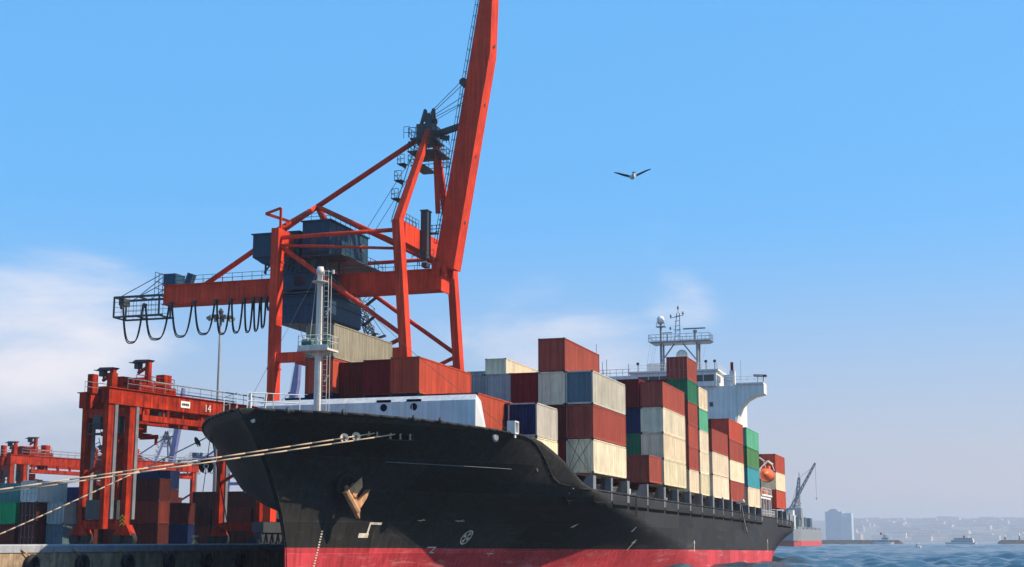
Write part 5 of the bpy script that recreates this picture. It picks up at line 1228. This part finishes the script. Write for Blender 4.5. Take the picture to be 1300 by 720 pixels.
for k in range(6):
    w_, d_, h_ = rng.uniform(38, 120), 36, rng.uniform(13, 28)
    mb = MB(); mb.box(-w_ / 2, w_ / 2, -d_ / 2, d_ / 2, -4, h_)
    mw = mb.mesh('wall', M['bldg']); mb = MB()
    mb.prism([(-w_ / 2 - .4, h_), (w_ / 2 + .4, h_), (w_ / 2 - 1.5, h_ + 4), (-w_ / 2 + 1.5, h_ + 4)], 'Y', -d_ / 2 - .3, d_ / 2 + .3)
    mr = mb.mesh('roof', M['bldg']); mb = MB()
    for r_ in range(int(h_ / 3)):
        mb.box(-w_ / 2 + 1, w_ / 2 - 1, -d_ / 2 - .15, -d_ / 2, 1 + r_ * 3, 2.3 + r_ * 3)
    BM.append((mw, mr, mb.mesh('window_band', M['bldg'])))
for k in range(210):
    y = rng.uniform(8570, 11400); x = -1 * rng.uniform(-.075, .088) * y; t_ = (y - 8500) / 4800
    z = hill_h(x, t_)
    mw, mr, mwin = BM[k % 6]
    root = empty('hillside_building', (x, y, z), rng.uniform(-.4, .4)); tag(root, 'pale hazy building among many on the far shore hills', 'building', 'buildings on the far hills')
    wc = rng.choice([(.75, .62, .5), (.7, .66, .6), (.72, .5, .42), (.6, .58, .55), (.8, .74, .66), (.5, .46, .42)])
    o = bpy.data.objects.new('wall', mw); col.objects.link(o); o.parent = root; o.color = (*wc, 1)
    o = bpy.data.objects.new('roof', mr); col.objects.link(o); o.parent = root; o.color = (.30, .12, .08, 1)
    o = bpy.data.objects.new('window_band', mwin); col.objects.link(o); o.parent = root; o.color = (.12, .13, .15, 1)
# beige sheds behind the quay on the left
for i, (x, y, w_, h_) in enumerate(((-330, 560, 46, 9.5), (-296, 640, 60, 13.0))):
    root = empty('port_shed', (x, y, QZ)); tag(root, ('low beige shed with flat roof far behind the bow', 'long beige warehouse block on the skyline behind the bow')[i], 'building')
    mb = MB(); mb.box(-w_ / 2, w_ / 2, 0, 30, 0, h_); mb.build('wall', M['bldg'], root, color=(.55, .42, .30))
    mb = MB(); mb.box(-w_ / 2 - .5, w_ / 2 + .5, -.5, 30.5, h_, h_ + .7); mb.build('roof', M['bldg'], root, color=(.4, .38, .36))
    for k in range(int(w_ / 5)): mb = MB(); mb.box(-w_ / 2 + 1.5 + k * 5, -w_ / 2 + 4 + k * 5, -.12, 0, 2, 4); mb.build('window', M['glass'], root)
# breakwaters with beacons
def mole(x0, x1, y, lab):
    mb = MB(); n = 60
    for i in range(n + 1):
        x = x0 + (x1 - x0) * i / n; h = 4.4 + .7 * noise.noise(Vector((x * .3, y, 0))); e = min(1, (min(i, n - i)) / 2 + .15)
        mb.v += [(x, y - 7 + noise.noise(Vector((x, 1, 1))), -1.5), (x, y - 1.5, h * e), (x, y + 1.5, h * e), (x, y + 7, -1.5)]
    for i in range(n):
        for k in range(3): a = i * 4 + k; mb.f.append((a, a + 4, a + 5, a + 1)); mb.mi.append(0)
    o = mb.build('breakwater_mole', M['rock']); tag(o, lab, 'breakwater')
mole(-205, -70, 1500, 'long dark rock breakwater low on the water right of the stern')
mole(19, 160, 1560, 'dark rock breakwater at the right picture edge')
for x, y, h, lab in ((27.5, 1560, 7.5, 'left pale beacon tower on the right breakwater'), (41.5, 1560, 9.0, 'right pale beacon tower on the right breakwater')):
    root = empty('beacon_tower', (x, y, 2)); tag(root, lab, 'beacon'); mb = MB(); mb.lathe([(1.1, 0), (.8, h * .7), (1.2, h * .72), (1.2, h * .78), (.6, h * .8), (.6, h), (.1, h + .8)], (0, 0, 0), 12); mb.build('tower', M['white'], root, True)
# vessels
def boat(name, loc, L, W_, H_, decks, lab, cat, rz, funnel=True, hullm='white'):
    root = empty(name, loc, rz); tag(root, lab, cat)
    mb = MB(); poly = [(-L / 2, -W_ / 2), (L * .32, -W_ / 2), (L / 2, 0), (L * .32, W_ / 2), (-L / 2, W_ / 2)]
    n = len(poly); vs_ = [(x * .94, y * .8, -.4) for x, y in poly] + [(x, y, H_ * (1.25 if x > L * .4 else 1)) for x, y in poly]
    mb.add(vs_, [tuple(range(n - 1, -1, -1)), tuple(range(n, 2 * n))] + [(k, (k + 1) % n, n + (k + 1) % n, n + k) for k in range(n)]); mb.build('hull', M[hullm], root)
    z = H_
    for i, (f0, f1, h) in enumerate(decks):
        mb = MB(); mb.box(L * f0, L * f1, -W_ * .42, W_ * .42, z, z + h); mb.box(L * f0 - .3, L * f1 + .3, -W_ * .45, W_ * .45, z + h, z + h + .15); mb.build('deckhouse', M['white'], root)
        mb = MB(); mb.box(L * f0 + .5, L * f1 - .5, -W_ * .42 - .04, -W_ * .42, z + h * .35, z + h * .75); mb.box(L * f0 + .5, L * f1 - .5, W_ * .42, W_ * .42 + .04, z + h * .35, z + h * .75); mb.build('window_band', M['glass'], root); z += h + .15
    mb = MB(); mb.tube((L * .1, 0, z), (L * .1, 0, z + H_ * 1.2), .12, 6, .05); mb.build('mast', M['white'], root)
    if funnel: mb = MB(); mb.lathe([(1.1, 0), (.95, 2.2)], (-L * .12, 0, z), 12); mb.build('funnel', M['red'], root)
boat('passenger_ferry', (-15.5, 1500, 0), 30, 7, 2.0, [(-.42, .30, 2.1), (-.40, .2, 2.0)], 'white passenger ferry with two window decks crossing the bay', 'ferry', R(172))
boat('motor_boat', (-25.7, 690, 0), 5.2, 2.0, .75, [(-.2, .15, 1.0)], 'small white motorboat on the open water', 'boat', R(-70), False)
boat('patrol_vessel', (-88, 1480, 0), 20, 5, 2.0, [(-.35, .25, 2.4), (-.1, .2, 2.2), (-.02, .1, 2.4)], 'white vessel with a tall mast beside the long breakwater', 'boat', R(5))

# ------------------------------------------------------------------ haze: the air between here and the far shore
mb = MB(); mb.box(-6000, 7500, -260, 13600, -3.6, 215)
hz = mb.build('haze', None) if False else None
me = bpy.data.meshes.new('haze'); me.from_pydata(mb.v, [], mb.f); hz = bpy.data.objects.new('haze', me); col.objects.link(hz)
hm = bpy.data.materials.new('haze_air'); hm.use_nodes = True; t = hm.node_tree; t.nodes.clear()
pv = t.nodes.new('ShaderNodeVolumePrincipled'); pv.inputs['Density'].default_value = 0.00014; pv.inputs['Color'].default_value = (0.84, 0.90, 1.0, 1); pv.inputs['Anisotropy'].default_value = 0.25
ou = t.nodes.new('ShaderNodeOutputMaterial'); t.links.new(pv.outputs[0], ou.inputs['Volume']); me.materials.append(hm)
tag(hz, kind='stuff')
print('script bytes', len(open(__file__).read()) if '__file__' in globals() else '')
